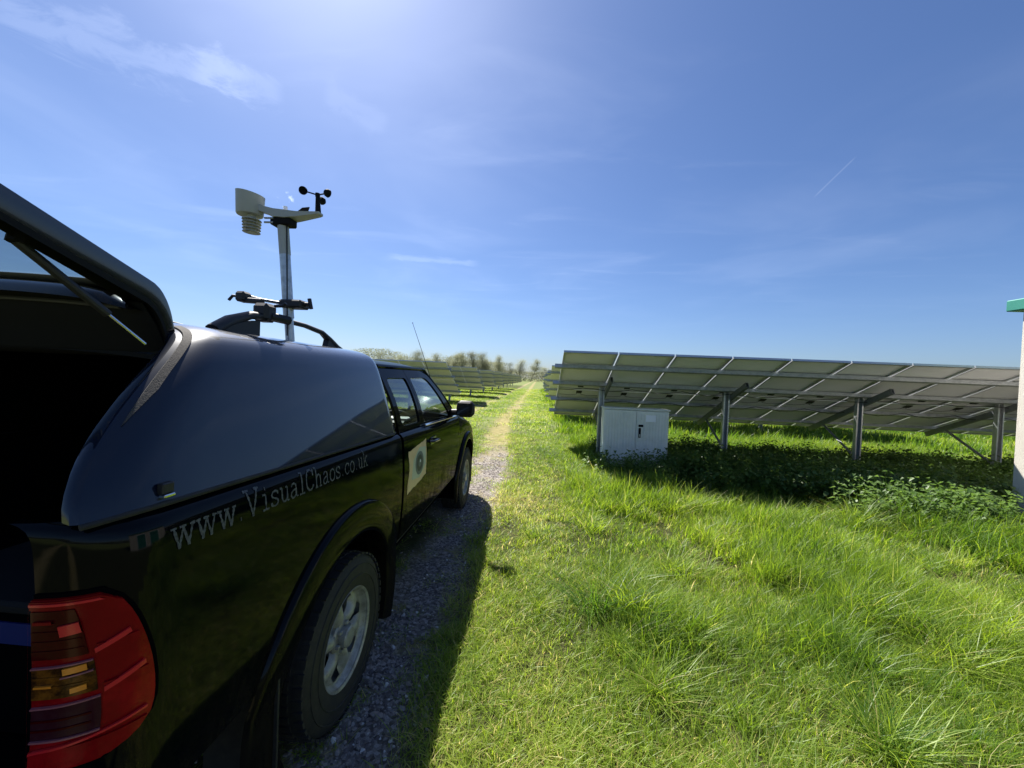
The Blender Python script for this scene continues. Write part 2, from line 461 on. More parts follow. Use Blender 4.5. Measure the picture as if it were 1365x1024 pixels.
# ================================================================ SETTING: ground and track
def rut_c(y):                                   # centre line of the right-hand wheel rut
    return -0.80 - 0.42 * sstep(np.asarray(y, float), 6.0, 14.0)
def rut_masks(x, y):
    x = np.asarray(x, float); y = np.asarray(y, float)
    wob = (fbm(x, y, 1.6) - 0.5)
    c = rut_c(y)
    dr = np.abs(x - c + wob * 0.25); dl = np.abs(x - c + 1.9 + wob * 0.3)
    hw = 0.27 + 0.10 * sstep(y, 3.5, 6.0) - 0.05 * sstep(y, 9.0, 15.0) + wob * 0.22
    r = 1 - sstep(dr, hw - 0.14, hw + 0.14); l = 1 - sstep(dl, hw - 0.14, hw + 0.16)
    return r, l
def ground_z(x, y):
    x = np.asarray(x, float); y = np.asarray(y, float)
    r, l = rut_masks(x, y)
    near = 1 - sstep(np.hypot(x, y), 30, 80)
    base = (vnoise(x, y, 0.45, 3) - 0.5) * 0.07 * near
    trk = sstep(np.abs(x + 1.75), 1.3, 3.0)
    return base * trk + 0.035 * (1 - np.maximum(r, l)) * near

def graded(lo, hi, fine_lo, fine_hi, step, grow=1.16):
    a = list(np.arange(fine_lo, fine_hi + 1e-6, step))
    s, p = step, fine_hi
    while p < hi: s *= grow; p += s; a.append(min(p, hi))
    s, p, pre = step, fine_lo, []
    while p > lo: s *= grow; p -= s; pre.append(max(p, lo))
    return np.array(pre[::-1] + a)
gx = graded(-900, 900, -5.0, 3.0, 0.11)
gy = graded(-200, 1600, 0.5, 12.0, 0.12, 1.05)
GX, GY = np.meshgrid(gx, gy, indexing='ij')
GZ = ground_z(GX, GY)
def np_mesh(name, V, F):
    me = bpy.data.meshes.new(name)
    V = np.asarray(V, np.float32); F = np.asarray(F, np.int32)
    me.vertices.add(len(V)); me.vertices.foreach_set('co', V.ravel())
    k = F.shape[1]
    me.loops.add(F.size); me.loops.foreach_set('vertex_index', F.ravel())
    me.polygons.add(len(F)); me.polygons.foreach_set('loop_start', np.arange(len(F), dtype=np.int32) * k)
    me.polygons.foreach_set('use_smooth', np.ones(len(F), bool))
    me.update(calc_edges=True); me.validate()
    return me
ni, nj = GX.shape
idx = np.arange(ni * nj).reshape(ni, nj)
gme = np_mesh('ground', np.stack([GX, GY, GZ], -1).reshape(-1, 3),
              np.stack([idx[:-1, :-1], idx[1:, :-1], idx[1:, 1:], idx[:-1, 1:]], -1).reshape(-1, 4))
rr, ll = rut_masks(GX, GY)
gravel_zone = sstep(GY, 0.0, 1.0) * (1 - sstep(GY, 7.0, 10.5))
far_bare = 0.25 * sstep(fbm(GX, GY, 0.5, 5), 0.45, 0.7)
for nm, arr in (('soil_shade', 1 - sstep(np.hypot(GX, GY), 8, 15)), ('gravel', rr * np.maximum(gravel_zone, far_bare) + ll * np.maximum(far_bare, 0.2)),
                ('dry', np.clip(rr + ll, 0, 1) * (1 - .1 * sstep(GY, 8, 14)))):
    a = gme.attributes.new(nm, 'FLOAT', 'POINT'); a.data.foreach_set('value', arr.ravel().astype(np.float32))

def ground_material():
    mt = bpy.data.materials.new('ground'); mt.use_nodes = True
    nt = mt.node_tree; N, L = nt.nodes, nt.links; b = N['Principled BSDF']
    b.inputs['Roughness'].default_value = 0.95; b.inputs['Specular IOR Level'].default_value = 0.15
    tc = N.new('ShaderNodeTexCoord')
    def noise(s, det=6, r=0.6):
        n = N.new('ShaderNodeTexNoise'); n.inputs['Scale'].default_value = s; n.inputs['Detail'].default_value = det
        n.inputs['Roughness'].default_value = r; L.new(tc.outputs['Object'], n.inputs['Vector']); return n.outputs[0]
    def ramp(src, *st):
        r = N.new('ShaderNodeValToRGB'); L.new(src, r.inputs[0])
        while len(r.color_ramp.elements) < len(st): r.color_ramp.elements.new(0.5)
        for e, (p, c) in zip(r.color_ramp.elements, st): e.position = p; e.color = (*c, 1)
        return r.outputs[0]
    def mix(f, a, bb):
        m = N.new('ShaderNodeMix'); m.data_type = 'RGBA'
        L.new(f, m.inputs['Factor']); L.new(a, m.inputs['A']); L.new(bb, m.inputs['B']); return m.outputs['Result']
    def attr(n):
        a = N.new('ShaderNodeAttribute'); a.attribute_name = n; return a.outputs['Fac']
    turf = ramp(noise(2.3, 8, 0.7), (0.3, (0.045, 0.062, 0.020)), (0.5, (0.125, 0.158, 0.045)), (0.68, (0.20, 0.195, 0.08)))
    big = ramp(noise(0.12, 4), (0.35, (0.115, 0.150, 0.040)), (0.65, (0.170, 0.190, 0.06)))
    m0 = N.new('ShaderNodeMix'); m0.data_type = 'RGBA'; m0.inputs['Factor'].default_value = 0.4
    L.new(turf, m0.inputs['A']); L.new(big, m0.inputs['B'])
    dry = ramp(noise(5.0, 8, 0.75), (0.3, (0.10, 0.095, 0.035)), (0.5, (0.24, 0.205, 0.085)), (0.7, (0.33, 0.28, 0.14)))
    vo = N.new('ShaderNodeTexVoronoi'); vo.inputs['Scale'].default_value = 55
    L.new(tc.outputs['Object'], vo.inputs['Vector'])
    sepc = N.new('ShaderNodeSeparateColor'); L.new(vo.outputs['Color'], sepc.inputs[0])
    grv = ramp(sepc.outputs[0], (0.0, (0.085, 0.072, 0.065)), (0.55, (0.20, 0.175, 0.155)), (1.0, (0.38, 0.35, 0.32)))
    shaded_thatch = ramp(noise(9.0, 6, 0.7), (0.3, (0.018, 0.020, 0.008)), (0.6, (0.055, 0.060, 0.018)), (0.75, (0.11, 0.095, 0.04)))  # thatch, kept extra dark to paint the shade between tufts
    c = mix(attr('dry'), mix(attr('soil_shade'), m0.outputs['Result'], shaded_thatch), dry)
    gm = N.new('ShaderNodeMath'); gm.operation = 'MULTIPLY'; L.new(attr('gravel'), gm.inputs[0])
    brk = N.new('ShaderNodeMapRange'); brk.interpolation_type = 'SMOOTHSTEP'
    brk.inputs[1].default_value = 0.3; brk.inputs[2].default_value = 0.5; L.new(noise(3.5, 5), brk.inputs[0])
    L.new(brk.outputs[0], gm.inputs[1])
    c = mix(gm.outputs[0], c, grv)
    L.new(c, b.inputs['Base Color'])
    bp = N.new('ShaderNodeBump'); bp.inputs['Strength'].default_value = 0.9; bp.inputs['Distance'].default_value = 0.03
    L.new(noise(28, 5, 0.7), bp.inputs['Height']); L.new(bp.outputs[0], b.inputs['Normal'])
    MAT['ground'] = mt
ground_material()
gme.materials.append(MAT['ground'])
ground = bpy.data.objects.new('ground', gme); COL.objects.link(ground)
tag(ground, 'grassy field with a two-rut gravel track running to the trees', kind='structure')

# ================================================================ solar arrays
ROW_RZ = 0.0
SL = Vector((0, 0.9085, -0.4179)); NR = Vector((0, 0.4179, 0.9085)); TOP = Vector((0, 0, 2.18))
PITCH, MW, ML = 0.970, 0.948, 1.64
def slope_pt(x, s, n=0.0): return TOP + Vector((x, 0, 0)) + SL * s + NR * n
SLM = Matrix(((1, 0, 0, 0), (0, SL.y, NR.y, 0), (0, SL.z, NR.z, 0), (0, 0, 0, 1)))   # x, down-slope, normal

def make_module_meshes():
    w, l = MW / 2, ML / 2
    b = MB(); b.box(-w + .012, w - .012, -l + .012, l - .012, -0.006, 0.0)
    me = b.mesh('solar_module', 'backsheet', 0)
    me.materials.append(MAT['module_glass'])
    for p in me.polygons:
        if p.normal.z > 0.5: p.material_index = 1
    f = MB(); d0, d1 = -0.036, 0.004
    for s in (-1, 1):
        f.box(*sorted((s * w, s * (w - .012))), -l, l, d0, d1)
        f.box(-w + .012, w - .012, *sorted((s * l, s * (l - .012))), d0, d1)
        f.box(*sorted((s * (w - .0122), s * (w - .03))), -l + .012, l - .012, d0, d0 + .003)
        f.box(-w + .03, w - .03, *sorted((s * (l - .0122), s * (l - .03))), d0, d0 + .003)
    fm = f.mesh('module_frame', 'module_frame', 0)
    j = MB(); j.cbox(-.06, .06, -.055, .055, -.026, -.0062, .006)
    for s in (-1, 1): j.tube([(s * .03, .05, -.016), (s * .05, .12, -.02), (s * .2, .16, -.024), (s * .42, .13, -.026)], .004, 5)
    jm = j.mesh('junction_box', 'cable', 30)
    # one-mesh module for rows too far away to show frame and box
    fb = MB(); fb.box(-w, w, -l, l, -0.036, 0.0)
    far = fb.mesh('solar_module_plain', 'backsheet', 0); far.materials.append(MAT['module_glass']); far.materials.append(MAT['module_frame'])
    for p in far.polygons: p.material_index = 1 if p.normal.z > .5 else (0 if p.normal.z < -.5 else 2)
    return me, fm, jm, far
MOD, MODF, MODJ, MODFAR = make_module_meshes()

def obj(name, me, parent=None, M=None):
    o = bpy.data.objects.new(name, me); COL.objects.link(o)
    if parent is not None: o.parent = parent
    if M is not None: o.matrix_local = M
    return o

_cache = {}
def shared(key, fn):
    if key not in _cache: _cache[key] = fn()
    return _cache[key]
def c_section(L0, L1, w, d, t, mat, name):
    """lipped channel along local z, open to -y"""
    b = MB()
    b.box(-w / 2, -w / 2 + t, -d, 0, L0, L1); b.box(w / 2 - t, w / 2, -d, 0, L0, L1)
    b.box(-w / 2 + t, w / 2 - t, -t, 0, L0, L1)
    b.box(-w / 2 + t, -w / 2 + t + .018, -d, -d + t, L0, L1); b.box(w / 2 - t - .018, w / 2 - t, -d, -d + t, L0, L1)
    return b.mesh(name, mat, 0)

def solar_array(x_end, y_end, n, side, posts, label, detail=False):
    """side +1: modules run to +x from the end by the track, -1: to -x"""
    root = empty('solar_array', (x_end, y_end, float(ground_z(x_end, y_end))), ROW_RZ, label, 'solar array', 'rows of solar panels either side of the track')
    for c in range(n):
        x = side * (PITCH * c + MW / 2)
        for r in range(2):
            s = ML / 2 + r * (ML + .02)
            M = Matrix.Translation(slope_pt(x, s)) @ SLM
            if detail:
                o = obj('solar_module', MOD, root, M)
                obj('module_frame', MODF, o)
                obj('junction_box', MODJ, o, Matrix.Translation((0, (1 if r == 0 else -1) * (ML / 2 - .16), 0)) @ Matrix.Rotation(0 if r else math.pi, 4, 'Z') @ Matrix.Identity(4))
            else:
                obj('solar_module', MODFAR, root, M)
    ln = n * PITCH
    for i, s in enumerate((.48, 1.24, 2.12, 2.88)):
        def mk():
            b = MB(); b.box(-.13, ln + .05, -.028, .028, -.075, -.068)
            b.box(-.13, ln + .05, -.028, -.022, -.068, 0); b.box(-.13, ln + .05, .022, .028, -.068, 0)
            return b.mesh('purlin', 'galvanised', 0)
        me = shared(('purlin', n), mk)
        M = Matrix.Translation(slope_pt(0, s, -.0365)) @ SLM
        if side < 0: M = M @ Matrix.Rotation(math.pi, 4, 'Z')
        obj('purlin', me, root, M)
    if detail:
        for s, sag in ((1.34, .05), (1.95, .07)):          # string cables clipped under the modules
            b = MB(); pts = []
            for k in range(int(ln / .25)):
                pts.append(slope_pt(side * k * .25, s + .03 * math.sin(k * 1.7), -.12 - sag * abs(math.sin(k * .8 + s))))
            b.tube(pts, .0065, 5); b.build('string_cable', 'cable', root)
    for x in posts:
        x = side * x
        raf = shared('rafter', lambda: c_section(.78, 3.08, .052, .10, .006, 'galvanised_dark', 'rafter'))
        # rafter local z runs down the slope, its web faces sideways
        M = Matrix.Translation(slope_pt(x + .0, 0, -.113)) @ SLM @ Matrix(((1, 0, 0, 0), (0, 0, 1, 0), (0, 1, 0, 0), (0, 0, 0, 1)))
        obj('rafter', raf, root, M)
        post = shared('post', lambda: c_section(-.4, 1.55, .115, .075, .006, 'galvanised', 'post'))
        obj('post', post, root, Matrix.Translation((x - .08, 1.30, 0)))
        if detail or side < 0:
            def mkb():
                b = MB(); a, e = Vector((.0, 1.30, .30)), slope_pt(.0, 2.62, -.2)
                b.tube([a, e], .028, 4); return b.mesh('brace', 'galvanised_dark', 0)
            obj('brace', shared('brace', mkb), root, Matrix.Translation((x - .02, 0, 0)))
    return root

ORD = ['nearest', 'second', 'third', 'fourth', 'fifth', 'sixth', 'seventh', 'eighth', 'ninth', 'tenth', 'eleventh']
RX, RY, RP = 0.44, 6.88, 7.5
solar_array(RX, RY, 14, 1, (.98, 3.50, 6.08, 8.68, 11.25, 13.4), 'nearest row of tilted solar panels, pale undersides showing, behind the grey cabinet', True)
for k in range(1, 6):
    solar_array(RX + .06 * k, RY + RP * k, 12, 1, (.88, 3.37, 5.86, 8.35, 10.84), ORD[k] + ' row of solar panels from the front, right of the track')
for k in range(1, 11):
    solar_array(-3.62, RY + .5 + RP * k, 12, -1, (1.75, 4.25, 6.75, 9.25), ORD[k - 1].replace('nearest', 'first') + ' row of solar panels visible past the truck, left of the track')

# ================================================================ grey cabinet under the array
def cabinet():
    root = empty('electrical_cabinet', (1.33, 7.66, 0), -0.03, 'pale grey ribbed two-door electrical cabinet on a plinth beneath the solar panels', 'cabinet')
    W, D, H0, H1 = 1.24, .36, .17, 1.20
    MB().cbox(0, W, 0, D, H0, H1 - .035, .012).build('body', 'cabinet_grey', root)
    MB().cbox(-.02, W + .02, -.035, D + .02, H1 - .034, H1, .012).build('roof', 'cabinet_grey', root)
    MB().cbox(.01, W - .01, .012, D - .01, -.1, H0 - .001, .008).build('plinth', 'cabinet_plinth', root)
    for x0, x1 in ((.018, .616), (.624, W - .018)):
        d = MB(); d.cbox(x0, x1, -.026, -.0015, H0 + .02, H1 - .045, .005)
        door = d.build('door', 'cabinet_grey', root)
        n = 10
        for i in range(n):
            c = x0 + .045 + (x1 - x0 - .09) * i / (n - 1)
            if x0 > .5 and .30 < c - x0 < .46: pass
            r = MB(); r.cbox(c - .016, c + .016, -.034, -.0255, H0 + .06, H1 - .09, .0035)
            r.build('rib', 'cabinet_grey', door)
        if x0 > .5:
            p = MB(); p.cbox(x0 + .03, x0 + .095, -.040, -.0345, .58, .98, .002); p.build('lock_plate', 'cabinet_grey', door)
            h = MB(); h.cbox(x0 + .040, x0 + .085, -.056, -.0405, .64, .83, .006); h.build('handle', 'dark_trim', door)
            h = MB(); h.cbox(x0 + .050, x0 + .075, -.062, -.0565, .66, .71, .002); h.build('latch', 'galvanised', door)
            h = MB(); h.cbox(x0 + .035, x0 + .125, -.056, -.0405, .85, .895, .006); h.build('lock', 'dark_trim', door)
            h = MB(); h.cbox(x0 + .17, x0 + .36, -.0375, -.0345, .955, 1.085, .001); h.build('label_plate', 'label_white', door)
cabinet()

# ================================================================ substation hut at the right edge
def hut():
    root = empty('substation_hut', (6.82, 5.93, 0), 0, 'beige rendered hut with green roof edge at the right border', 'building')
    Lx, Ly, H = 3.2, 7.2, 2.95
    MB().box(0, Lx, -Ly, 0, .12, H).build('wall', 'render_wall', root, 0)
    MB().box(-.03, Lx + .03, -Ly - .03, .03, -.3, .1195).build('plinth', 'concrete', root, 0)
    r = MB(); r.cbox(-.13, Lx + .13, -Ly - .13, .10, H + .001, H + .16, .012); r.build('roof_fascia', 'green_paint', root)
    r = MB(); r.add([(-.10, -Ly - .1, H + .161), (Lx + .1, -Ly - .1, H + .161), (Lx + .1, .07, H + .161), (-.10, .07, H + .161), (Lx / 2, -Ly - .1, H + .42), (Lx / 2, .07, H + .42)],
                    [(0, 4, 5, 3), (4, 1, 2, 5), (0, 1, 4), (3, 5, 2), (0, 3, 2, 1)]); r.build('roof', 'green_paint', root, 0)
    for y0 in (-3.0, -5.6):
        f = MB()
        f.box(-.03, -.001, y0, y0 + .09, .13, 2.35); f.box(-.03, -.001, y0 + 1.71, y0 + 1.8, .13, 2.35); f.box(-.03, -.001, y0 + .09, y0 + 1.71, 2.26, 2.35)
        f.build('door_frame', 'label_white', root, 0)
        for q in (0, 1):
            d = MB(); d.cbox(-.022, -.001, y0 + .094 + q * .808, y0 + .898 + q * .808, .14, 2.255, .004)
            dd = d.build('door', 'green_paint', root)
            for i in range(9):
                l = MB(); z = 1.45 + i * .07; l.cbox(-.034, -.0225, y0 + .2 + q * .808, y0 + .80 + q * .808, z, z + .045, .004); l.build('louvre', 'green_paint', dd)
        h = MB(); h.tube([(-.06, y0 + .96, 1.0), (-.06, y0 + .96, 1.18)], .012, 8); h.build('handle', 'galvanised', root)
hut()

# ================================================================ trees beyond the field
def tree_meshes(seed, kind):
    r = random.Random(seed)
    H = 11.0
    wood = MB(); tips = []
    def limb(p, d, ln, rad, depth):
        n = 4; pts = [p]; rs = [rad]; q = p.copy(); dd = d.copy()
        for i in range(n):
            dd = (dd + Vector((r.gauss(0, .10), r.gauss(0, .10), .07 if depth else .02))).normalized()
            q = q + dd * ln / n; pts.append(q.copy()); rs.append(rad * (1 - .72 * (i + 1) / n))
            if depth >= 1: tips.append((q.copy(), depth))
        wood.tube(pts, rs, 6 if depth == 0 else 4, cap=False)
        if depth < 3:
            cnt = (20, 6, 3)[depth]
            for i in range(cnt):
                t = r.uniform(.14, 1.0) if depth == 0 else r.uniform(.25, 1.0)
                k = min(int(t * n), n - 1); u = t * n - k
                bp = pts[k].lerp(pts[k + 1], u)
                az = r.uniform(0, 2 * math.pi); tilt = r.uniform(.45, .95) if kind != 'poplar' else r.uniform(.25, .55)
                a = dd.orthogonal().normalized(); a = Quaternion(dd, az) @ a
                nd = (dd * math.cos(tilt) + a * math.sin(tilt)).normalized()
                limb(bp, nd, ln * r.uniform(.30, .46) * (1.2 - .75 * t if depth == 0 else 1), rs[k] * .5, depth + 1)
    limb(Vector((0, 0, -.2)), Vector((r.gauss(0, .03), r.gauss(0, .03), 1)).normalized(), H * .86, .19, 0)
    me = wood.mesh('trunk', 'hazed_bark', 40)
    V, F, S = [], [], []
    per = {'poplar': 4, 'oak': 4, 'bush': 6}[kind]
    for p, dep in tips:
        if p.z < 1.2: continue
        cl = r.random() * .5
        for _ in range(per if dep > 1 else per // 2):
            c = p + Vector((r.gauss(0, .75), r.gauss(0, .75), r.gauss(0, .6)))
            a = Vector((r.gauss(0, 1), r.gauss(0, 1), r.gauss(0, 1))).normalized()
            b = a.orthogonal().normalized(); sz = r.uniform(.05, .11)
            i = len(V)
            V += [c - a * sz, c + b * sz * .6, c + a * sz, c - b * sz * .6]
            F.append((i, i + 1, i + 2, i + 3)); S += [cl + r.random() * .4] * 4
    lm = np_mesh('crown', [tuple(v) for v in V], F)
    at = lm.attributes.new('shade', 'FLOAT', 'POINT'); at.data.foreach_set('value', np.array(S, np.float32))
    lm.materials.append(MAT['hazed_leaf'])
    return me, lm
TREES = {'poplar': [tree_meshes(3, 'poplar'), tree_meshes(8, 'poplar'), tree_meshes(14, 'poplar')],
         'oak': [tree_meshes(21, 'oak'), tree_meshes(22, 'oak')], 'bush': [tree_meshes(31, 'bush')]}
def tree(px, top_py, dist, kind, var, wide, label):
    d = pix_dir(px, 505); x = d.x / d.y * dist
    hz = 505 - (717 - px) * math.tan(_roll)
    h = CAM_H + (hz - top_py) * dist / F_PX
    root = empty({'poplar': 'poplar_tree', 'oak': 'broadleaf_tree', 'bush': 'bushy_tree'}[kind], (x, dist, 0), random.uniform(0, 6.28), label, 'tree', 'trees beyond the solar field')
    s = h / 11.0
    root.scale = (s * wide, s * wide, s)
    t, c = TREES[kind][var % len(TREES[kind])]
    obj('trunk', t, root); obj('crown', c, root)
for a in (
    (507, 469, 150, 'oak', 0, 1.2, 'bare-topped tree just above the truck cab rear, left of the aerial'),
    (523, 476, 160, 'bush', 0, 1.5, 'low hazy tree between the cab roof trees, left of the aerial'),
    (541, 474, 150, 'oak', 1, 1.4, 'dull rust-tinted tree over the cab roof beside the aerial'),
    (558, 467, 140, 'bush', 0, 1.1, 'pale green pointed tree directly behind the thin aerial'),
    (570, 478, 165, 'bush', 0, 1.5, 'low rounded tree just right of the aerial'),
    (585, 472, 170, 'poplar', 0, 1.2, 'thin grey poplar above the first left panel row end'),
    (594, 474, 176, 'poplar', 1, 1.2, 'short grey poplar left in the line of poplars'),
    (604, 472, 168, 'poplar', 2, 1.3, 'grey poplar left of the tall pale poplar pair'),
    (613, 474, 180, 'poplar', 0, 1.3, 'grey half-bare poplar standing before the tall pale pair'),
    (622, 469, 165, 'oak', 1, 1.0, 'tall pale tree with open crown, left of two tall crowns'),
    (631, 470, 170, 'poplar', 2, 1.5, 'tall pale poplar with open crown, mid poplar line'),
    (643, 470, 165, 'oak', 0, 1.0, 'tallest broad pale tree above the second left panel row'),
    (652, 472, 170, 'poplar', 1, 1.5, 'tall loose poplar just right of the tallest broad tree'),
    (661, 474, 168, 'oak', 1, 0.9, 'rounded pale tree closing the right end of the tall line'),
    (670, 482, 190, 'bush', 0, 1.5, 'low dark tree in the dip right of the tall line'),
    (680, 484, 200, 'oak', 0, 1.3, 'low broad tree left of the slim grey tree'),
    (690, 480, 210, 'poplar', 0, 1.6, 'slim grey tree left of the round tree nearest the track end'),
    (707, 479, 200, 'oak', 1, 1.1, 'round dark tree nearest the end of the track'),
    (722, 490, 240, 'bush', 0, 1.6, 'faint low tree straight above the end of the track'),
): tree(*a)

# far wood: one mass along the skyline, hidden low behind the rows
def far_wood():
    V, F, S = [], [], []
    r = random.Random(5)
    def run(x0, y0, x1, y1, h, n, sz):
        for _ in range(n):
            t = r.random(); x = x0 + (x1 - x0) * t; y = y0 + (y1 - y0) * t
            hh = h * (.55 + .9 * float(fbm(x, y, .06)))
            c = Vector((x + r.gauss(0, 2.5), y + r.gauss(0, 2.5), hh * r.random() ** .8))
            a = Vector((r.gauss(0, 1), r.gauss(0, 1), r.gauss(0, 1))).normalized(); b = a.orthogonal().normalized()
            k = sz * r.uniform(.6, 1.3); i = len(V)
            V.extend([c - a * k, c + b * k * .7, c + a * k, c - b * k * .7]); F.append((i, i + 1, i + 2, i + 3)); S.extend([r.random() * .6] * 4)
    run(-260, 180, -20, 222, 12.0, 60000, .27); run(-40, 205, 40, 255, 5.5, 9000, .34)
    run(30, 260, 210, 120, 6.5, 12000, .55)
    run(190, 125, 150, -150, 9.0, 14000, .6)
    run(150, -120, -150, -150, 9.0, 8000, .9)
    me = np_mesh('far_wood', [tuple(v) for v in V], F)
    at = me.attributes.new('shade', 'FLOAT', 'POINT'); at.data.foreach_set('value', np.array(S, np.float32))
    me.materials.append(MAT['hazed_leaf'])
    o = bpy.data.objects.new('far_wood', me); COL.objects.link(o)
    tag(o, 'distant low belt of woodland along the field edge', 'woodland', kind='stuff')
far_wood()

# ================================================================ pickup truck (local: x right, y forward from the rear axle, z up)
TX, TY = -1.75, 1.83
truck = empty('pickup_truck', (TX, TY, 0), 0, 'dark navy pickup truck with hard canopy, its rear door raised, on the track', 'pickup truck')

def zr(y): return 1.345 - 0.031 * (y + 0.95)                    # belt and bed rail line, falling towards the nose
_W = catmull([.40, .55, .70, .85, 1.00, 1.15, 1.25, 1.295, 1.318, 1.332, 1.340], [.800, .842, .862, .873, .876, .871, .864, .858, .848, .832, .805])
_plan = catmull([-1.2, 3.2, 3.5, 3.75, 3.95], [0, 0, -.012, -.05, -.13])
def W(y, z): return _W(z - (zr(y) - 1.34)) + _plan(y)
WA_Z, WA_R = .385, .50                                          # wheel arch
def arch(y, yc, r=WA_R):
    d = abs(y - yc)
    return WA_Z + math.sqrt(max(r * r - d * d, 0)) if d < r else 0.0
def side_panel(ys, zb, zt, nz, off=0.0, flange=.03):
    """structured panel on the body side between zb(y) and zt(y), folded inwards all round"""
    b = MB(); P = []
    for y in ys:
        a, t = zb(y), zt(y)
        P.append([Vector((W(y, z) + off, y, z)) for z in [a + (t - a) * (1 - (1 - k / nz) ** 1.5) for k in range(nz + 1)]])
    b.grid(P)
    def fold(line, d): b.grid([[p, p + d] for p in line])
    fold([r[0] for r in P], Vector((-flange, 0, .004))); fold([r[-1] for r in P], Vector((-flange, 0, -.002)))
    fold(P[0], Vector((-flange, .004, 0))); fold(P[-1], Vector((-flange, -.004, 0)))
    return b
def both(mk, name, mat, parent=truck, smooth=35, **kw):
    out = []
    for s in (1, -1):
        b = mk()
        if s < 0: b.mirror()
        out.append(b.build(name, mat, parent, smooth, **kw))
    return out

def arch_cols(y0, y1, yc, r=WA_R):
    ys = set([y0, y1])
    for k in range(-20, 21):
        y = yc + r * math.sin(k / 20 * math.pi / 2)
        if y0 < y < y1: ys.add(y)
    for y in np.arange(y0, y1, .05):
        if abs(y - yc) > r + .01: ys.add(float(y))
    for e in (yc - r - .001, yc + r + .001):
        if y0 < e < y1: ys.add(e)
    return sorted(ys)
# ---- bed sides, with the rounded rear corner
corner_plan = [(x_, y_ + .025) for x_, y_ in [(.0, -.95), (-.001, -.98), (-.004, -1.005), (-.010, -1.03), (-.022, -1.055), (-.040, -1.078), (-.066, -1.10), (-.10, -1.117), (-.145, -1.128)]]
def bed_pt(i_or_y, z, off=0.0):
    if isinstance(i_or_y, tuple):
        dx, y = i_or_y; return Vector((W(y, z) + dx + off, y - off * .3, z))
    return Vector((W(i_or_y, z) + off, i_or_y, z))
def bed_side():
    b = MB(); nz = 22
    cols = [c for c in reversed(corner_plan)] + arch_cols(-.88, .675, 0)
    P = []
    for c in cols:
        y = c[1] if isinstance(c, tuple) else c
        a = max(.60 if y < 0 else .57, arch(y, 0)); t = zr(y)
        P.append([bed_pt(c, a + (t - a) * (1 - (1 - k / nz) ** 1.6)) for k in range(nz + 1)])
    b.grid(P)
    b.grid([[p, p + Vector((-.05, .0, .003))] for p in [r[0] for r in P]])
    b.grid([[p, p + Vector((-.04, -.0, -.004))] for p in [r[-1] for r in P]])
    b.grid([[p, p + Vector((-.012, .03, 0))] for p in P[0]]); b.grid([[p, p + Vector((-.08, -.004, 0))] for p in P[-1]])
    return b
beds = both(bed_side, 'bed_side', 'paint')
def inner_wall():
    b = MB(); b.grid([[Vector((.755, y, z)) for z in (.80, 1.0, 1.2, 1.325)] for y in (-1.03, -.5, 0, .3, .64)])
    b.grid([[Vector((.755, y, 1.325)), Vector((.80, y, 1.325))] for y in (-1.03, .0, .64)]); return b
both(inner_wall, 'bed_inner_wall', 'liner')
MB().box(-.755, .755, -1.06, .66, .76, .80).build('bed_floor', 'liner', truck, 0)
MB().box(-.80, .80, .64, .665, .60, 1.32).build('bed_front_wall', 'liner', truck, 0)
# ---- arch flares
def flare(yc, r_out, r_in=WA_R):
    def mk():
        b = MB(); P = []
        for k in range(0, 45):
            a = R(-24 + 228 * k / 44) if yc < 1 else R(-20 + 216 * k / 44)
            row = []
            for r, o in ((r_in - .004, -.10), (r_in - .004, .016), (r_in + .004, .022), (r_in + .02, .025), (r_in + (r_out - r_in) * .5, .025), (r_in + (r_out - r_in) * .86, .022), (r_out - .010, .019), (r_out - .004, .012), (r_out, -.003)):
                y, z = yc + r * math.cos(a), WA_Z + r * math.sin(a)
                row.append(Vector((W(y, max(z, .52)) + o, y, z)))
            P.append(row)
        return b.grid(P)
    return mk
both(flare(0, .655), 'wheel_arch_flare', 'paint', smooth=50)
both(flare(3.085, .60), 'wheel_arch_flare', 'paint', smooth=50)
for yc in (0, 3.085):
    def liner():
        b = MB(); P = []
        for k in range(25):
            a = R(-15 + 210 * k / 24); y, z = yc + .505 * math.cos(a), WA_Z + .505 * math.sin(a)
            P.append([Vector((.845, y, z)), Vector((.50, y, z))])
        b.grid(P)
        n = len(b.v); b.add([P[k][1] for k in range(25)], [tuple(range(25))]); return b
    both(liner, 'wheel_arch_liner', 'liner')
def mudflap():
    b = MB(); b.box(.60, .875, -.535, -.525, .20, .66); return b
both(mudflap, 'mud_flap', 'rubber', smooth=0)
# ---- doors, wing, sills
SILL = .57
adoor = both(lambda: side_panel(lin(.715, 1.245, 8), lambda y: SILL, lambda y: zr(y), 16), 'rear_access_door', 'paint')
fdoor = both(lambda: side_panel(arch_cols(1.252, 2.56, 3.085, .525), lambda y: max(SILL, arch(y, 3.085, .525)), lambda y: zr(y), 16), 'front_door', 'paint')
def wing_top(y): return zr(min(y, 2.7)) - .005 - .24 * sstep(y, 2.6, 3.95)
def wing_panel():
    b = MB(); P = []
    for y in arch_cols(2.567, 3.93, 3.085):
        a, t = max(.60, arch(y, 3.085)), float(wing_top(y))
        row = []
        for k in range(15):
            u = k / 14; z = a + (t - a) * u
            row.append(Vector((W(y, min(z, 1.15)) - .05 * max(0, (u - .72) / .28) ** 2, y, z)))
        P.append(row)
    b.grid(P); return b
both(wing_panel, 'front_wing', 'paint')
def sill():
    b = MB(); b.grid([[Vector((W(y, .565) - .004, y, .566)), Vector((.835, y, .54)), Vector((.80, y, .49)), Vector((.74, y, .455)), Vector((.60, y, .45))] for y in lin(.56, 2.56, 12)]); return b
both(sill, 'sill', 'black_plastic')
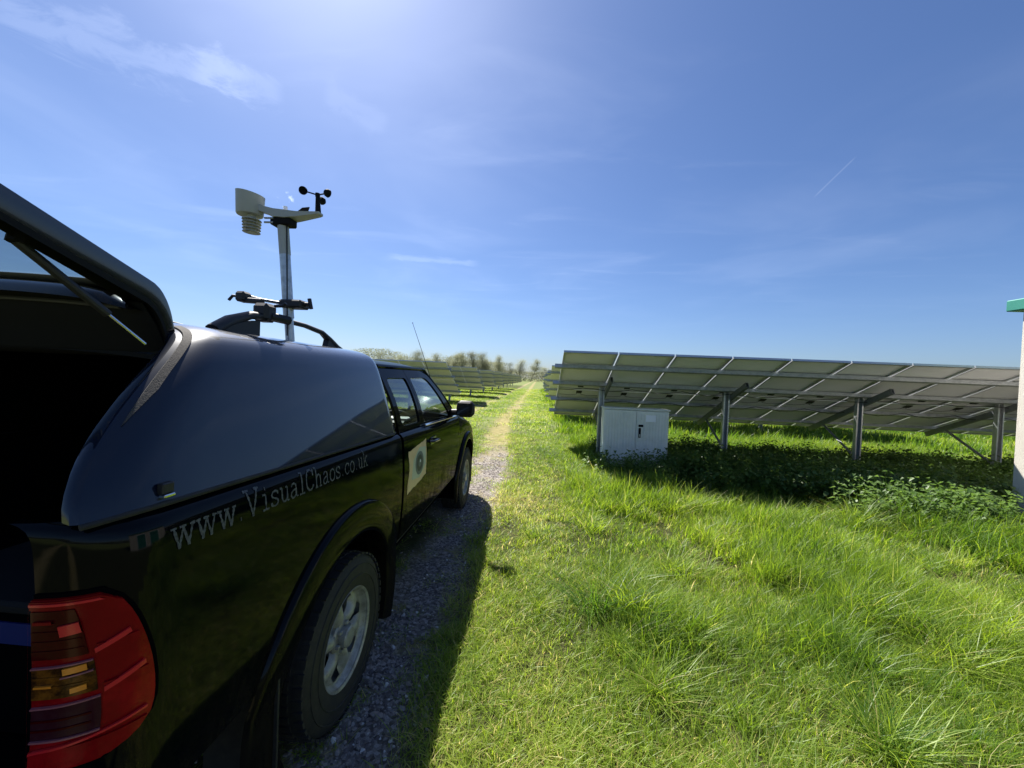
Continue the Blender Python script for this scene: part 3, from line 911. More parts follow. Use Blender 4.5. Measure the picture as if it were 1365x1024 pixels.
# added black boxes: shade behind the shut lines, blocking light under the floor
MB().box(-.80, .80, .69, 2.57, .47, 1.20).build('cab_dark_backing', 'liner', truck, 0)
MB().box(-.50, .50, -1.1, 3.8, .40, .75).build('chassis_light_block', 'liner', truck, 0)
MB().box(-.82, .82, .665, .69, .58, 1.30).build('cab_gap_filler', 'liner', truck, 0)

# ---- greenhouse
ROOF_Z = 1.735
def gx_at(y, z):
    t = (z - zr(y)) / (ROOF_Z - zr(y)); t = max(-.1, min(t, 1.05))
    return .826 - .16 * t - .028 * t * t + .02 * math.sin(math.pi * min(max(t, 0), 1)) - .03 * max(0, (y - 1.6)) * t
def ring_panel(outer, inner, surf, inset=.0):
    cy = sum(p[0] for p in inner) / len(inner); cz = sum(p[1] for p in inner) / len(inner)
    def hit(poly, a):
        dx, dz = math.cos(a), math.sin(a); best = None
        for i in range(len(poly)):
            (x1, z1), (x2, z2) = poly[i], poly[(i + 1) % len(poly)]
            ex, ez = x2 - x1, z2 - z1; den = dx * ez - dz * ex
            if abs(den) < 1e-9: continue
            t = ((x1 - cy) * ez - (z1 - cz) * ex) / den; u = ((x1 - cy) * dz - (z1 - cz) * dx) / den
            if t > 0 and -1e-6 <= u <= 1 + 1e-6 and (best is None or t < best): best = t
        return (cy + dx * best, cz + dz * best)
    angs = sorted(set([round(math.atan2(p[1] - cz, p[0] - cy), 5) for p in outer + inner] + [round(-math.pi + 2 * math.pi * k / 40, 5) for k in range(40)]))
    O = [hit(outer, a) for a in angs]; I = [hit(inner, a) for a in angs]
    b = MB(); P = []
    for o, i in zip(O, I):
        row = []
        for t in (0, .33, .66, 1):
            y, z = o[0] + (i[0] - o[0]) * t, o[1] + (i[1] - o[1]) * t
            row.append(Vector((surf(y, z), y, z)))
        q = row[-1] + Vector((-.022, 0, 0)); row.append(q)
        row.insert(0, row[0] + Vector((-.02, 0, 0)))
        P.append(row)
    b.grid(P, closed_u=True)
    g = MB(); rings = []
    for sc in (1, .66, .33):
        rings.append([Vector((surf(cy + (i[0] - cy) * sc, cz + (i[1] - cz) * sc) - .010, cy + (i[0] - cy) * sc, cz + (i[1] - cz) * sc)) for i in I])
    g.grid([list(r) for r in zip(*rings)], closed_u=True)
    n = len(I); c0 = len(g.v); g.add([Vector((surf(cy, cz) - .010, cy, cz))], [])
    for k in range(n): g.f.append((k * 3 + 2, ((k + 1) % n) * 3 + 2, c0))
    return b, g
def rounded(poly, r, n=5):
    out = []
    for i in range(len(poly)):
        p, a, c = Vector(poly[i]), Vector(poly[i - 1]), Vector(poly[(i + 1) % len(poly)])
        rr_ = r[i] if isinstance(r, (list, tuple)) else r
        p0, p1 = p + (a - p).normalized() * rr_, p + (c - p).normalized() * rr_
        for k in range(n + 1):
            t = k / n; q = p0 * (1 - t) ** 2 + p * 2 * t * (1 - t) + p1 * t * t; out.append((q.x, q.y))
    return out
A0, A1 = (2.50, 1.255), (1.86, ROOF_Z)            # A-pillar base and top
q_out = [(.715, zr(.715)), (1.245, zr(1.245)), (1.245, ROOF_Z), (.735, ROOF_Z)]
q_in = rounded([(.80, zr(.8) + .035), (1.205, zr(1.205) + .035), (1.205, ROOF_Z - .075), (.80, ROOF_Z - .075)], [.05, .03, .04, .05])
f_out = [(1.252, zr(1.252)), (2.50, zr(2.5) + .004), (1.86, ROOF_Z), (1.252, ROOF_Z)]
f_in = rounded([(1.31, zr(1.31) + .025), (2.27, zr(2.27) + .025), (1.80, ROOF_Z - .07), (1.31, ROOF_Z - .075)], [.03, .05, .12, .04])
for s, ad, fd in ((1, adoor[0], fdoor[0]), (-1, adoor[1], fdoor[1])):
    for o_, i_, par in ((q_out, q_in, ad), (f_out, f_in, fd)):
        b, g = ring_panel(o_, i_, gx_at)
        if s < 0: b.mirror(); g.mirror()
        b.build('window_frame', 'paint', par, 50); g.build('window', 'window_glass', par, 50)
# belt mouldings
def belt(): b = MB(); b.tube([(W(y, zr(y) - .016) - .004, y, zr(y) + .004) for y in lin(1.26, 2.45, 14)], .012, 6); return b
both(belt, 'belt_moulding', 'chrome')
# roof
def roof():
    b = MB(); P = []
    for y in lin(.735, 1.87, 16):
        t = (y - .735) / 1.135; row = []
        drop = .035 * max(0, (t - .75) / .25) ** 2 + .012 * max(0, (.12 - t) / .12) ** 2
        for k in range(-12, 13):
            u = k / 12; hw = gx_at(y, ROOF_Z) + .004
            row.append(Vector((hw * u, y, ROOF_Z + .012 - drop + .062 * (1 - abs(u) ** 3.2))))
        P.append(row)
    b.grid(P); return b.build('roof', 'paint', truck, 50, solid=.015)
roof()
def gutter():
    b = MB(); b.tube([(gx_at(y, ROOF_Z) + .001, y, ROOF_Z + .006) for y in lin(.74, 1.86, 10)] + [(gx_at(a, z) - .006, a + .008, z) for a, z in [(A1[0] + (A0[0] - A1[0]) * t, A1[1] + (A0[1] - A1[1]) * t) for t in lin(.1, 1, 8)]], .013, 6); return b
both(gutter, 'roof_gutter', 'paint')
# windscreen and cab rear
def screen():
    b = MB(); P = []
    for k in range(11):
        t = k / 10; row = []
        for j in range(-10, 11):
            u = j / 10; y0, z0 = A1[0] + (A0[0] - A1[0]) * t, A1[1] + (A0[1] - A1[1]) * t
            hw = gx_at(y0, z0) - .01
            row.append(Vector((hw * u, y0 + .16 * (1 - u * u) * (.5 + .5 * t), z0 + .02 * (1 - u * u) + .01)))
        P.append(row)
    return b.grid(P)
screen().build('windscreen', 'window_glass', truck, 60)
def rear_wall():
    o = [(-.80, 1.20), (.80, 1.20), (.64, ROOF_Z + .01), (-.64, ROOF_Z + .01)]
    i = rounded([(-.58, 1.36), (.58, 1.36), (.52, 1.67), (-.52, 1.67)], .05)
    b, g = ring_panel(o, i, lambda y, z: 0)
    for q in (b, g): q.v = [(y, .73 - x, z) for x, y, z in q.v]
    w = b.build('cab_rear_wall', 'paint', truck, 40); g.build('rear_window', 'tint_glass', w, 40)
rear_wall()
# bonnet, nose
def bonnet():
    b = MB(); P = []
    for y in lin(2.45, 3.92, 16):
        t = (y - 2.45) / 1.47; row = []
        zt = float(wing_top(y)) + .0
        for k in range(-10, 11):
            u = k / 10; hw = W(y, 1.1) - .05 - .004
            row.append(Vector((hw * u, y - .10 * u * u * t * t, zt + .045 * (1 - abs(u) ** 2.6) - .03 * max(0, (t - .85) / .15) ** 2)))
        P.append(row)
    return b.grid(P)
bonnet().build('bonnet', 'paint', truck, 50)
def nose():
    b = MB(); P = []
    for z in (.45, .55, .66, .68, .80, .95, 1.03):
        row = []
        for k in range(-12, 13):
            u = k / 12; fr = 4.02 if z < .67 else 3.95
            row.append(Vector(((.80 if z < .67 else .765) * u, fr - .17 * abs(u) ** 3, z)))
        P.append(row)
    return b.grid(P)
nose().build('front_bumper', 'paint', truck, 40)
MB().cbox(-.42, .42, 3.93, 3.975, .76, .95, .02).build('grille', 'black_plastic', truck)
for s in (1, -1):
    M = Matrix.Translation((s * .60, 3.86, .90)) @ Matrix.Rotation(-s * .45, 4, 'Z')
    MB().cbox(-.15, .15, -.05, .06, -.09, .08, .03, M).build('headlight', 'label_white', truck)
# ---- wheels
def wheel_meshes():
    ro, wd = .385, .125
    tyre = MB(); prof = [(.215, -wd * .75), (.222, -wd * .92), (.26, -wd), (.32, -wd * 1.02), (.352, -wd * .96), (.374, -wd * .84), (.384, -wd * .62), (.385, 0), (.384, wd * .62), (.374, wd * .84), (.352, wd * .96), (.32, wd * 1.02), (.26, wd), (.222, wd * .92), (.215, wd * .75)]
    tyre.lathe(prof, n=56)
    for row, (h0, h1) in enumerate(((-.116, -.075), (-.06, -.012), (.012, .06), (.075, .116))):      # tread blocks
        for k in range(48):
            a = 2 * math.pi * (k + .5 * (row % 2)) / 48
            r1 = .391 if abs(h0 + h1) < .1 else .386
            M = Matrix.Rotation(a, 4, 'Z'); tyre.box(.376, r1, -.017, .017, h0, h1, M)
    for r_, h_ in ((.285, wd + .001), (.335, wd - .001)):                                           # sidewall ribs
        tyre.lathe([(r_ - .005, h_ - .004), (r_ - .002, h_ + .004), (r_ + .002, h_ + .004), (r_ + .005, h_ - .004)], n=56)
    tm = tyre.mesh('tyre', 'rubber', 35)
    rim = MB()
    rim.lathe([(.200, -.10), (.207, .06), (.212, .088), (.216, .112), (.226, .119), (.229, .112), (.222, .10)], n=48)
    rim.lathe([(.216, .106), (.209, .096), (.203, .082), (.196, .078)], n=48)
    rm = rim.mesh('rim', 'wheel_silver', 40)
    sp = MB(); P = []
    for i, (r_, w_, h_) in enumerate(((.055, .034, .070), (.080, .036, .090), (.105, .035, .098), (.135, .036, .097), (.160, .042, .092), (.182, .060, .085), (.199, .100, .079))):
        row = []
        for k in range(9):
            u = -1 + k / 4; row.append(Vector((r_ * math.cos(u * w_ / r_ * 1.0), r_ * math.sin(u * w_ / r_ * 1.0), h_ - (.032 if r_ < .17 else .004) * abs(u) ** 2.2)))
        P.append(row)
    sp.grid(P)
    sm = sp.mesh('spoke', 'wheel_silver', 60)
    hub = MB(); hub.lathe([(.086, .030), (.084, .074), (.076, .082), (.050, .084), (.048, .116), (.042, .123), (.0, .124)], n=28)
    hm = hub.mesh('hub', 'wheel_silver', 35)
    nut = MB(); nut.lathe([(.012, .075), (.011, .098), (.006, .102), (0, .102)], n=6); nm = nut.mesh('wheel_nut', 'wheel_silver', 30)
    bk = MB(); bk.lathe([(0, -.02), (.205, -.02)], n=32); bm_ = bk.mesh('dark_backing_disc', 'liner', 0)  # black disc put behind the spokes as the shade inside the wheel
    return tm, rm, sm, hm, nm, bm_
WM = wheel_meshes()
def wheel(x, y, turn):
    s = 1 if x > 0 else -1
    e = obj('wheel', bpy.data.meshes.new('wheel_hub_carrier'), truck, Matrix.Translation((x, y, .382)) @ Matrix.Rotation(s * math.pi / 2, 4, 'Y') @ Matrix.Rotation(turn, 4, 'Z'))
    e.data = WM[0]; 
    obj('rim', WM[1], e); obj('hub', WM[3], e); obj('dark_backing_disc', WM[5], e)
    for k in range(6):
        Mr = Matrix.Rotation(2 * math.pi * k / 6, 4, 'Z')
        obj('spoke', WM[2], e, Mr)
        obj('wheel_nut', WM[4], e, Matrix.Rotation(2 * math.pi * (k + .5) / 6, 4, 'Z') @ Matrix.Translation((.062, 0, 0)))
wheel(.755, 0, .25); wheel(.755, 3.085, .6); wheel(-.755, 0, 0); wheel(-.755, 3.085, 0)

# ---- canopy
RT = 1.855
_cpz = [0, .10, .20, .30, .385, .435, .465, .482, .490, .492]
_cpx = [.838, .806, .774, .740, .704, .662, .580, .440, .215, 0]
NPROF = 34
def canopy_profile():
    # resample profile by arc length
    pts = [(x, z) for x, z in zip(_cpx, _cpz)]
    fx = catmull(range(10), _cpx); fz = catmull(range(10), _cpz)
    return [(fx(9 * k / (NPROF - 1)), fz(9 * k / (NPROF - 1))) for k in range(NPROF)]
CPROF = canopy_profile()
def canopy_pt(u, k, inset=0.0):
    """u 0 rear .. 1 front, k profile index"""
    x, h = CPROF[k]; t = h / .492
    yr = -1.085 + .45 * t ** 1.55; yf = .655 - .03 * t
    y = yr + (yf - yr) * u
    z0 = zr(y) + .012; z = z0 + (RT - z0) * t
    rear = max(0, (.10 - u) / .10)
    x2 = x * (1 - .050 * rear ** 2.2); z2 = z - .012 * rear ** 2.2
    front = max(0, (u - .96) / .04)
    x2 *= 1 - .02 * front ** 2
    return Vector((x2 - inset * (1 - t), y, z2 - inset * t))
def canopy():
    us = [0, .008, .02, .04, .065, .10] + lin(.15, .95, 17) + [.965, .98, .99, 1]
    def shell(inset):
        P = []
        for u in us:
            half = [canopy_pt(u, k, inset) for k in range(NPROF)]
            P.append(half + [Vector((-p.x, p.y, p.z)) for p in half[-2::-1]])
        return P
    b = MB(); Po = shell(0); Pi = shell(.035)
    b.grid(Po)
    b.grid([[a, c] for a, c in zip(Po[-1], Pi[-1])])
    root = b.build('canopy', 'canopy_paint', truck, 50)
    i = MB(); i.grid(Pi); i.build('canopy_lining', 'liner', root, 50)
    # rear opening frame
    f = MB(); P = []
    half = [canopy_pt(0, k) for k in range(NPROF)]
    full = half + [Vector((-p.x, p.y, p.z)) for p in half[-2::-1]]
    cx = Vector((0, 0, 1.45))
    for p in full:
        d = Vector((0 - p.x, 0, 1.50 - p.z)).normalized()
        P.append([p, p + Vector((0, -.010, 0)) + d * .010, p + Vector((0, -.008, 0)) + d * .03, p + Vector((0, .022, 0)) + d * .036, p + Vector((0, .03, 0)) + d * .075])
    f.grid(P); f.build('opening_frame', 'canopy_paint', root, 50)
    # weathered rubber seal along the opening, pointed at its lower end
    for s in (1, -1):
        sl = MB(); P = []
        ks = range(7, 23)
        for n_, k in enumerate(ks):
            w = .030 * min(1, n_ / 3) 
            p0 = canopy_pt(.010, k); p1 = canopy_pt(.010 + w * .55, k)
            nrm = Vector((.8, -.2, .5)).normalized()
            P.append([p0 - nrm * .004, p0 + nrm * .006, p1 + nrm * .006, p1 - nrm * .004])
        sl.grid(P)
        if s < 0: sl.mirror()
        sl.build('weather_seal', 'seal', root, 60)
    # bottom gasket
    for s in (1, -1):
        g = MB(); g.tube([canopy_pt(u, 0) + Vector((.001, 0, -.006)) for u in lin(0, 1, 24)], .0075, 6)
        if s < 0: g.mirror()
        g.build('gasket', 'rubber', root, 60)
    # clamp catch on the flank
    p = canopy_pt(.085, 1)
    k = MB(); k.cbox(p.x - .004, p.x + .014, p.y - .016, p.y + .016, p.z - .010, p.z + .018, .003); o = k.build('catch', 'black_plastic', root)
    k = MB(); k.cbox(p.x + .001, p.x + .018, p.y - .015, p.y + .015, p.z - .019, p.z - .0105, .002); k.build('catch_lip', 'chrome', o)
    return root
canopy_o = canopy()
# roof bars on the canopy
def roof_bar():
    b = MB(); x = .43
    pts = [(x, -.36, RT - .012), (x, -.28, RT + .035), (x, -.16, RT + .078), (x, -.02, RT + .092), (x, .25, RT + .088), (x, .42, RT + .070), (x, .50, RT + .035), (x, .60, RT - .012)]
    b.tube(pts, [.030, .030, .024, .017, .016, .018, .024, .026], 10, squash=.8)
    b.prism([(-.40, -.015), (-.12, -.015), (-.12, .06), (-.20, .045), (-.30, .015)], -.02, .02, Matrix.Translation((x, 0, RT)) @ Matrix(((0, 0, 1, 0), (1, 0, 0, 0), (0, 1, 0, 0), (0, 0, 0, 1))))
    b.prism([(.46, -.015), (.66, -.015), (.58, .012), (.48, .045)], -.018, .018, Matrix.Translation((x, 0, RT)) @ Matrix(((0, 0, 1, 0), (1, 0, 0, 0), (0, 1, 0, 0), (0, 0, 0, 1))))
    return b
both(roof_bar, 'roof_bar', 'black_plastic', canopy_o, 50)

# ---- raised canopy door: local frame at the hinge, v runs towards the free end
HINGE = Vector((0, -.68, RT + .022)); LIFT = R(17)
dv = Vector((0, -math.cos(LIFT), math.sin(LIFT))); dn = Vector((0, math.sin(LIFT), math.cos(LIFT)))     # along, outward
DM = Matrix(((1, dv.x, dn.x, HINGE.x), (0, dv.y, dn.y, HINGE.y), (0, dv.z, dn.z, HINGE.z), (0, 0, 0, 1)))
def canopy_door():
    hw0, hw1, ln = .60, .72, .66
    outer = rounded([(-hw0, -.03), (hw0, -.03), (hw1, ln), (-hw1, ln)], [.02, .02, .08, .08])
    edge = []
    for i in range(len(outer)):          # finer outline so that the skin can bend towards the hinge
        a, c = outer[i], outer[(i + 1) % len(outer)]
        n = max(1, int(math.hypot(c[0] - a[0], c[1] - a[1]) / .03))
        edge += [(a[0] + (c[0] - a[0]) * q / n, a[1] + (c[1] - a[1]) * q / n) for q in range(n)]
    outer = edge
    inner = rounded([(-hw0 + .05, .085), (hw0 - .05, .085), (hw1 - .055, ln - .07), (-hw1 + .055, ln - .07)], [.05, .05, .06, .06])
    def crown(x, v): return .045 * (1 - (x / .72) ** 2) + .012 - .085 * max(0, 1 - v / .12) ** 2
    b, g = ring_panel(outer, inner, lambda x, v: crown(x, v))
    def conv(q, dz=0.0): q.v = [tuple(DM @ Vector((y, z, x + dz))) for x, y, z in q.v]; return q
    root = conv(b).build('canopy_door', 'canopy_paint', canopy_o, 45)
    conv(g).build('door_glass', 'tint_glass', root, 45)
    # inner frame: gives the leaf its thickness
    b2, _ = ring_panel(outer, inner, lambda x, v: crown(x, v) - .045)
    conv(b2).build('inner_frame', 'dark_trim', root, 45)
    b3 = MB(); P = []
    for p in outer: P.append([Vector((p[0], p[1], crown(*p))), Vector((p[0] * 1.004, p[1], crown(*p) - .025)), Vector((p[0], p[1], crown(*p) - .05))])
    b3.grid(P, closed_u=True); b3.v = [tuple(DM @ Vector(v)) for v in b3.v]; b3.build('edge_moulding', 'gloss_black', root, 45)
    # opaque heated band and trim rail towards the hinge
    t = MB(); t.grid([[Vector((x, v, crown(x, v) - .016)) for x in lin(-.50, .50, 12)] for v in (.083, .125)]); t.v = [tuple(DM @ Vector(v)) for v in t.v]
    t.build('glass_band', 'grey_trim', root, 45, solid=.004)
    t = MB(); P = []
    for x in lin(-.585, .585, 14): P.append([DM @ Vector((x, .09, crown(x, .09) - .052)), DM @ Vector((x, .03, crown(x, .03) - .055)), DM @ Vector((x, -.025, -.135)), DM @ Vector((x, -.05, -.15))])
    t.grid(P); t.build('hinge_panel', 'dark_trim', root, 45, solid=.004)
    t = MB(); t.tube([DM @ Vector((x, .075, crown(x, .075) - .064)) for x in lin(-.50, .50, 12)], .006, 6); t.build('wiring_conduit', 'grey_trim', root)
    # rounded spoiler with brake light over the hinge
    s = MB(); P = []
    for j in range(17):
        x = -.57 + 1.14 * j / 16; e = math.sqrt(max(0, 1 - (abs(x) / .572) ** 8)); row = []
        for k in range(13):
            a = math.pi * k / 12; row.append(DM @ Vector((x, .055 - .10 * math.cos(a) * (.35 + .65 * e), crown(x, .0) - .004 + .068 * math.sin(a) ** .8 * e)))
        P.append(row)
    s.grid(P); s.build('spoiler', 'gloss_black', root, 60)
    # gas struts: black cylinder above, bright rod below
    for q in (1, -1):
        top = DM @ Vector((.615 * q, .395, -.045)); bot = Vector((q * .660, -.835, RT - .105))
        mid = top.lerp(bot, .66)
        s = MB(); s.tube([top, mid], .0100, 10); st = s.build('gas_strut', 'black_plastic', root)
        s = MB(); s.tube([mid, bot], .0045, 8); s.build('strut_rod', 'chrome', st)
        s = MB(); s.tube([top + Vector((0, .01, .045)), top + Vector((0, 0, -.004))], .017, 8); s.build('strut_bracket', 'dark_trim', st)
    # small hinge brackets
    for q in (.46, -.46):
        s = MB(); s.cbox(q - .03, q + .03, -.73, -.64, RT - .005, RT + .045, .008); s.build('hinge', 'black_plastic', root)
canopy_door()

# ---- tailgate folded down, bumper
t = MB(); t.cbox(-.72, .72, -1.62, -1.145, .755, .805, .012); tg = t.build('tailgate', 'paint', truck)
t = MB(); t.cbox(-.78, .78, -1.30, -1.14, .50, .66, .03); t.build('rear_bumper', 'black_plastic', truck)
# ---- tail lights (right and left) wrapped round the corner
_lf = catmull([.835, .855, .88, .92, .98, 1.05, 1.12, 1.165, 1.185, 1.198], [-1.058, -1.020, -.998, -.990, -.992, -1.002, -1.018, -1.033, -1.045, -1.062])
cp_y = [p[1] for p in reversed(corner_plan)]; cp_x = [p[0] for p in reversed(corner_plan)]
_cpf = catmull(cp_y, cp_x)
def lamp_pt(s, z, off):
    """s 0 inner rear edge .. 1 front edge"""
    y0, y1 = -1.103, _lf(z); 
    y = y0 + (y1 - y0) * (s ** 1.7)
    dx = _cpf(y) if y < -.90 else 0
    e = .004
    ty, tx = 2 * e, _cpf(min(y + e, -.9)) - _cpf(y - e)
    n = Vector((ty, -tx, 0)).normalized()
    return Vector((W(y, z) + dx, y, z)) + n * off
def lamp_patch(s0, s1, z0, z1, off, edge, nz=14, ns=14):
    b = MB(); P = []
    for j in range(nz + 1):
        row = []
        for i in range(ns + 1):
            row.append(lamp_pt(s0 + (s1 - s0) * i / ns, z0 + (z1 - z0) * j / nz, off))
        P.append(row)
    b.grid(P)
    back = lambda i, j: lamp_pt(s0 + (s1 - s0) * i / ns, z0 + (z1 - z0) * j / nz, off - edge)
    b.grid([[P[0][i], back(i, 0)] for i in range(ns + 1)]); b.grid([[P[nz][i], back(i, nz)] for i in range(ns + 1)])
    b.grid([[P[j][0], back(0, j)] for j in range(nz + 1)]); b.grid([[P[j][ns], back(ns, j)] for j in range(nz + 1)])
    return b
for s in (1, -1):
    def bl(bb, name, mat, par):
        if s < 0: bb.mirror()
        return bb.build(name, mat, par, 50)
    bl(lamp_patch(0, 1.06, .827, 1.206, .004, .02), 'lamp_gasket', 'liner', truck)
    lamp = bl(lamp_patch(0, 1, .835, 1.198, .012, .03), 'tail_light', 'lens_red', truck)
    bl(lamp_patch(.03, .52, 1.075, 1.175, .0145, .006), 'brake_lens', 'lens_dark_red', lamp)
    bl(lamp_patch(.03, .55, 0.992, 1.058, .0145, .006), 'indicator_lens', 'lens_amber', lamp)
    bl(lamp_patch(.03, .57, .905, .975, .0145, .006), 'reversing_lens', 'lens_clear', lamp)
    for z in (1.07, .982):
        bl(lamp_patch(.60, .95, z, z + .022, .0175, .008, 3), 'lens_ridge', 'lens_red', lamp)
    bl(lamp_patch(0, .96, .842, .885, .0165, .006, 4), 'lens_ridge', 'lens_red', lamp)
    bl(lamp_patch(.0, .97, 1.180, 1.196, .0165, .006, 3), 'lens_ridge', 'lens_red', lamp)
    for z in (1.015, 1.035, 1.09, 1.11, 1.13, .925, .945):
        bl(lamp_patch(.05, .5, z, z + .004, .0165, .003, 1), 'lens_rib', 'lens_dark_red' if z > 1.08 or z < .98 else 'lens_amber', lamp)
    def strip(s0, s1, z0, z1, h, off, mat, name='lens_ridge', n=12):  # strips put glints and light-catching ridges into the lens as colour
        b = MB(); P = []
        for i in range(n + 1):
            u = i / n; s_ = s0 + (s1 - s0) * u; z = z0 + (z1 - z0) * u
            P.append([lamp_pt(s_, z, off - .006), lamp_pt(s_, z, off), lamp_pt(s_, z + h, off), lamp_pt(s_, z + h, off - .006)])
        b.grid(P); bl(b, name, mat, lamp)
    strip(.58, .90, 1.075, 1.098, .010, .0200, 'lens_glint'); strip(.60, .93, .985, 1.012, .010, .0200, 'lens_glint')
    strip(.02, .93, .878, .905, .005, .0190, 'lens_glint'); strip(.02, .90, 1.188, 1.186, .005, .0190, 'lens_glint')
    strip(.03, .57, .903, .903, .0035, .0185, 'lens_edge', 'lens_rim'); strip(.03, .57, .973, .977, .003, .0185, 'lens_edge', 'lens_rim')
    strip(.03, .55, 1.057, 1.060, .0025, .0185, 'lens_edge', 'lens_rim'); strip(.30, .54, 1.034, 1.038, .0025, .0190, 'lens_edge', 'lens_rim')
    strip(.32, .50, 1.041, 1.044, .013, .0188, 'amber_glint', 'amber_glint_strip', 4); strip(.36, .48, 1.000, 1.003, .011, .0188, 'amber_glint', 'amber_glint_strip', 4)
    strip(.10, .24, 1.018, 1.018, .004, .0188, 'amber_glint', 'amber_glint_strip', 4)
    strip(.34, .52, 1.122, 1.126, .022, .0188, 'lens_glint', 'red_glint_strip', 4); strip(.12, .30, 1.150, 1.150, .006, .0188, 'lens_red', 'red_glint_strip', 4)
    strip(.0, .012, .84, .84, .35, .0180, 'lens_glint', 'lens_rim', 2)
# ---- mirror, handles, aerial
for s in (1, -1):
    m_ = MB(); m_.cbox(.885, 1.085, 2.23, 2.33, 1.25, 1.43, .04)
    if s < 0: m_.mirror()
    mo = m_.build('door_mirror', 'black_plastic', truck, 30, bevel=.012)
    g = MB(); g.box(.905, 1.065, 2.2245, 2.2285, 1.275, 1.405)
    if s < 0: g.mirror()
    g.build('mirror_glass', 'gloss_black', mo, 0)
    a = MB(); a.tube([(.80, 2.36, 1.29), (.90, 2.30, 1.30)], .035, 8)
    if s < 0: a.mirror()
    a.build('mirror_arm', 'black_plastic', mo)
    h = MB(); y0 = 1.33; x = W(y0, 1.12)
    h.tube([(x, y0, 1.135), (x + .035, y0 + .02, 1.137), (x + .038, y0 + .16, 1.132), (x, y0 + .19, 1.130)], .011, 8)
    h.cbox(x - .004, x + .006, y0 + .01, y0 + .18, 1.10, 1.165, .003)
    if s < 0: h.mirror()
    h.build('door_handle', 'gloss_black', fdoor[0] if s > 0 else fdoor[1])
a = MB(); a.tube([(.67, 2.02, 1.63), (.64, 1.78, 1.90), (.61, 1.55, 2.15)], [.004, .0028, .002], 6); a.lathe([(0, -.004), (.005, -.003), (.005, .003), (0, .004)], Matrix.Translation((.61, 1.55, 2.152)), 8)
a.build('aerial', 'black_plastic', truck)
# ---- cab interior
for x in (.38, -.38):
    s = MB(); s.cbox(x - .25, x + .25, 1.15, 1.65, .80, .98, .05); st = s.build('seat', 'seat_cloth', truck)
    M = Matrix.Translation((x, 1.17, .95)) @ Matrix.Rotation(R(14), 4, 'X')
    s = MB(); s.cbox(-.23, .23, -.06, .07, 0, .50, .045, M); s.build('backrest', 'seat_cloth', st)
    M = Matrix.Translation((x, 1.03, 1.49)) @ Matrix.Rotation(R(10), 4, 'X')
    s = MB(); s.cbox(-.13, .13, -.05, .05, 0, .17, .04, M); s.build('headrest', 'seat_cloth', st)
M = Matrix.Translation((.38, 1.95, 1.16)) @ Matrix.Rotation(R(-62), 4, 'X')
w = MB(); w.tube([M @ Vector((.185 * math.cos(a_), .185 * math.sin(a_), 0)) for a_ in lin(0, 2 * math.pi, 33)], .015, 8, cap=False)
w.box(-.18, .18, -.02, .02, -.02, .0, M); w.box(-.06, .06, -.07, .06, -.035, .004, M); w.build('steering_wheel', 'grey_trim', truck)
d = MB(); d.cbox(-.72, .72, 2.05, 2.45, .90, 1.20, .05); d.build('dashboard', 'grey_trim', truck)
for x, y, sx, sy, sz in ((.15, 2.12, .24, .2, .02), (-.25, 2.10, .20, .16, .05)):
    d = MB(); d.cbox(x, x + sx, y, y + sy, 1.2005, 1.2005 + sz, .004)
    o = d.build('paper_stack', 'paper', None); o.location = (TX, TY, 0)
    tag(o, 'white papers on the dashboard, nearer the driver' if x > 0 else 'white box file on the dashboard, passenger side', 'papers')

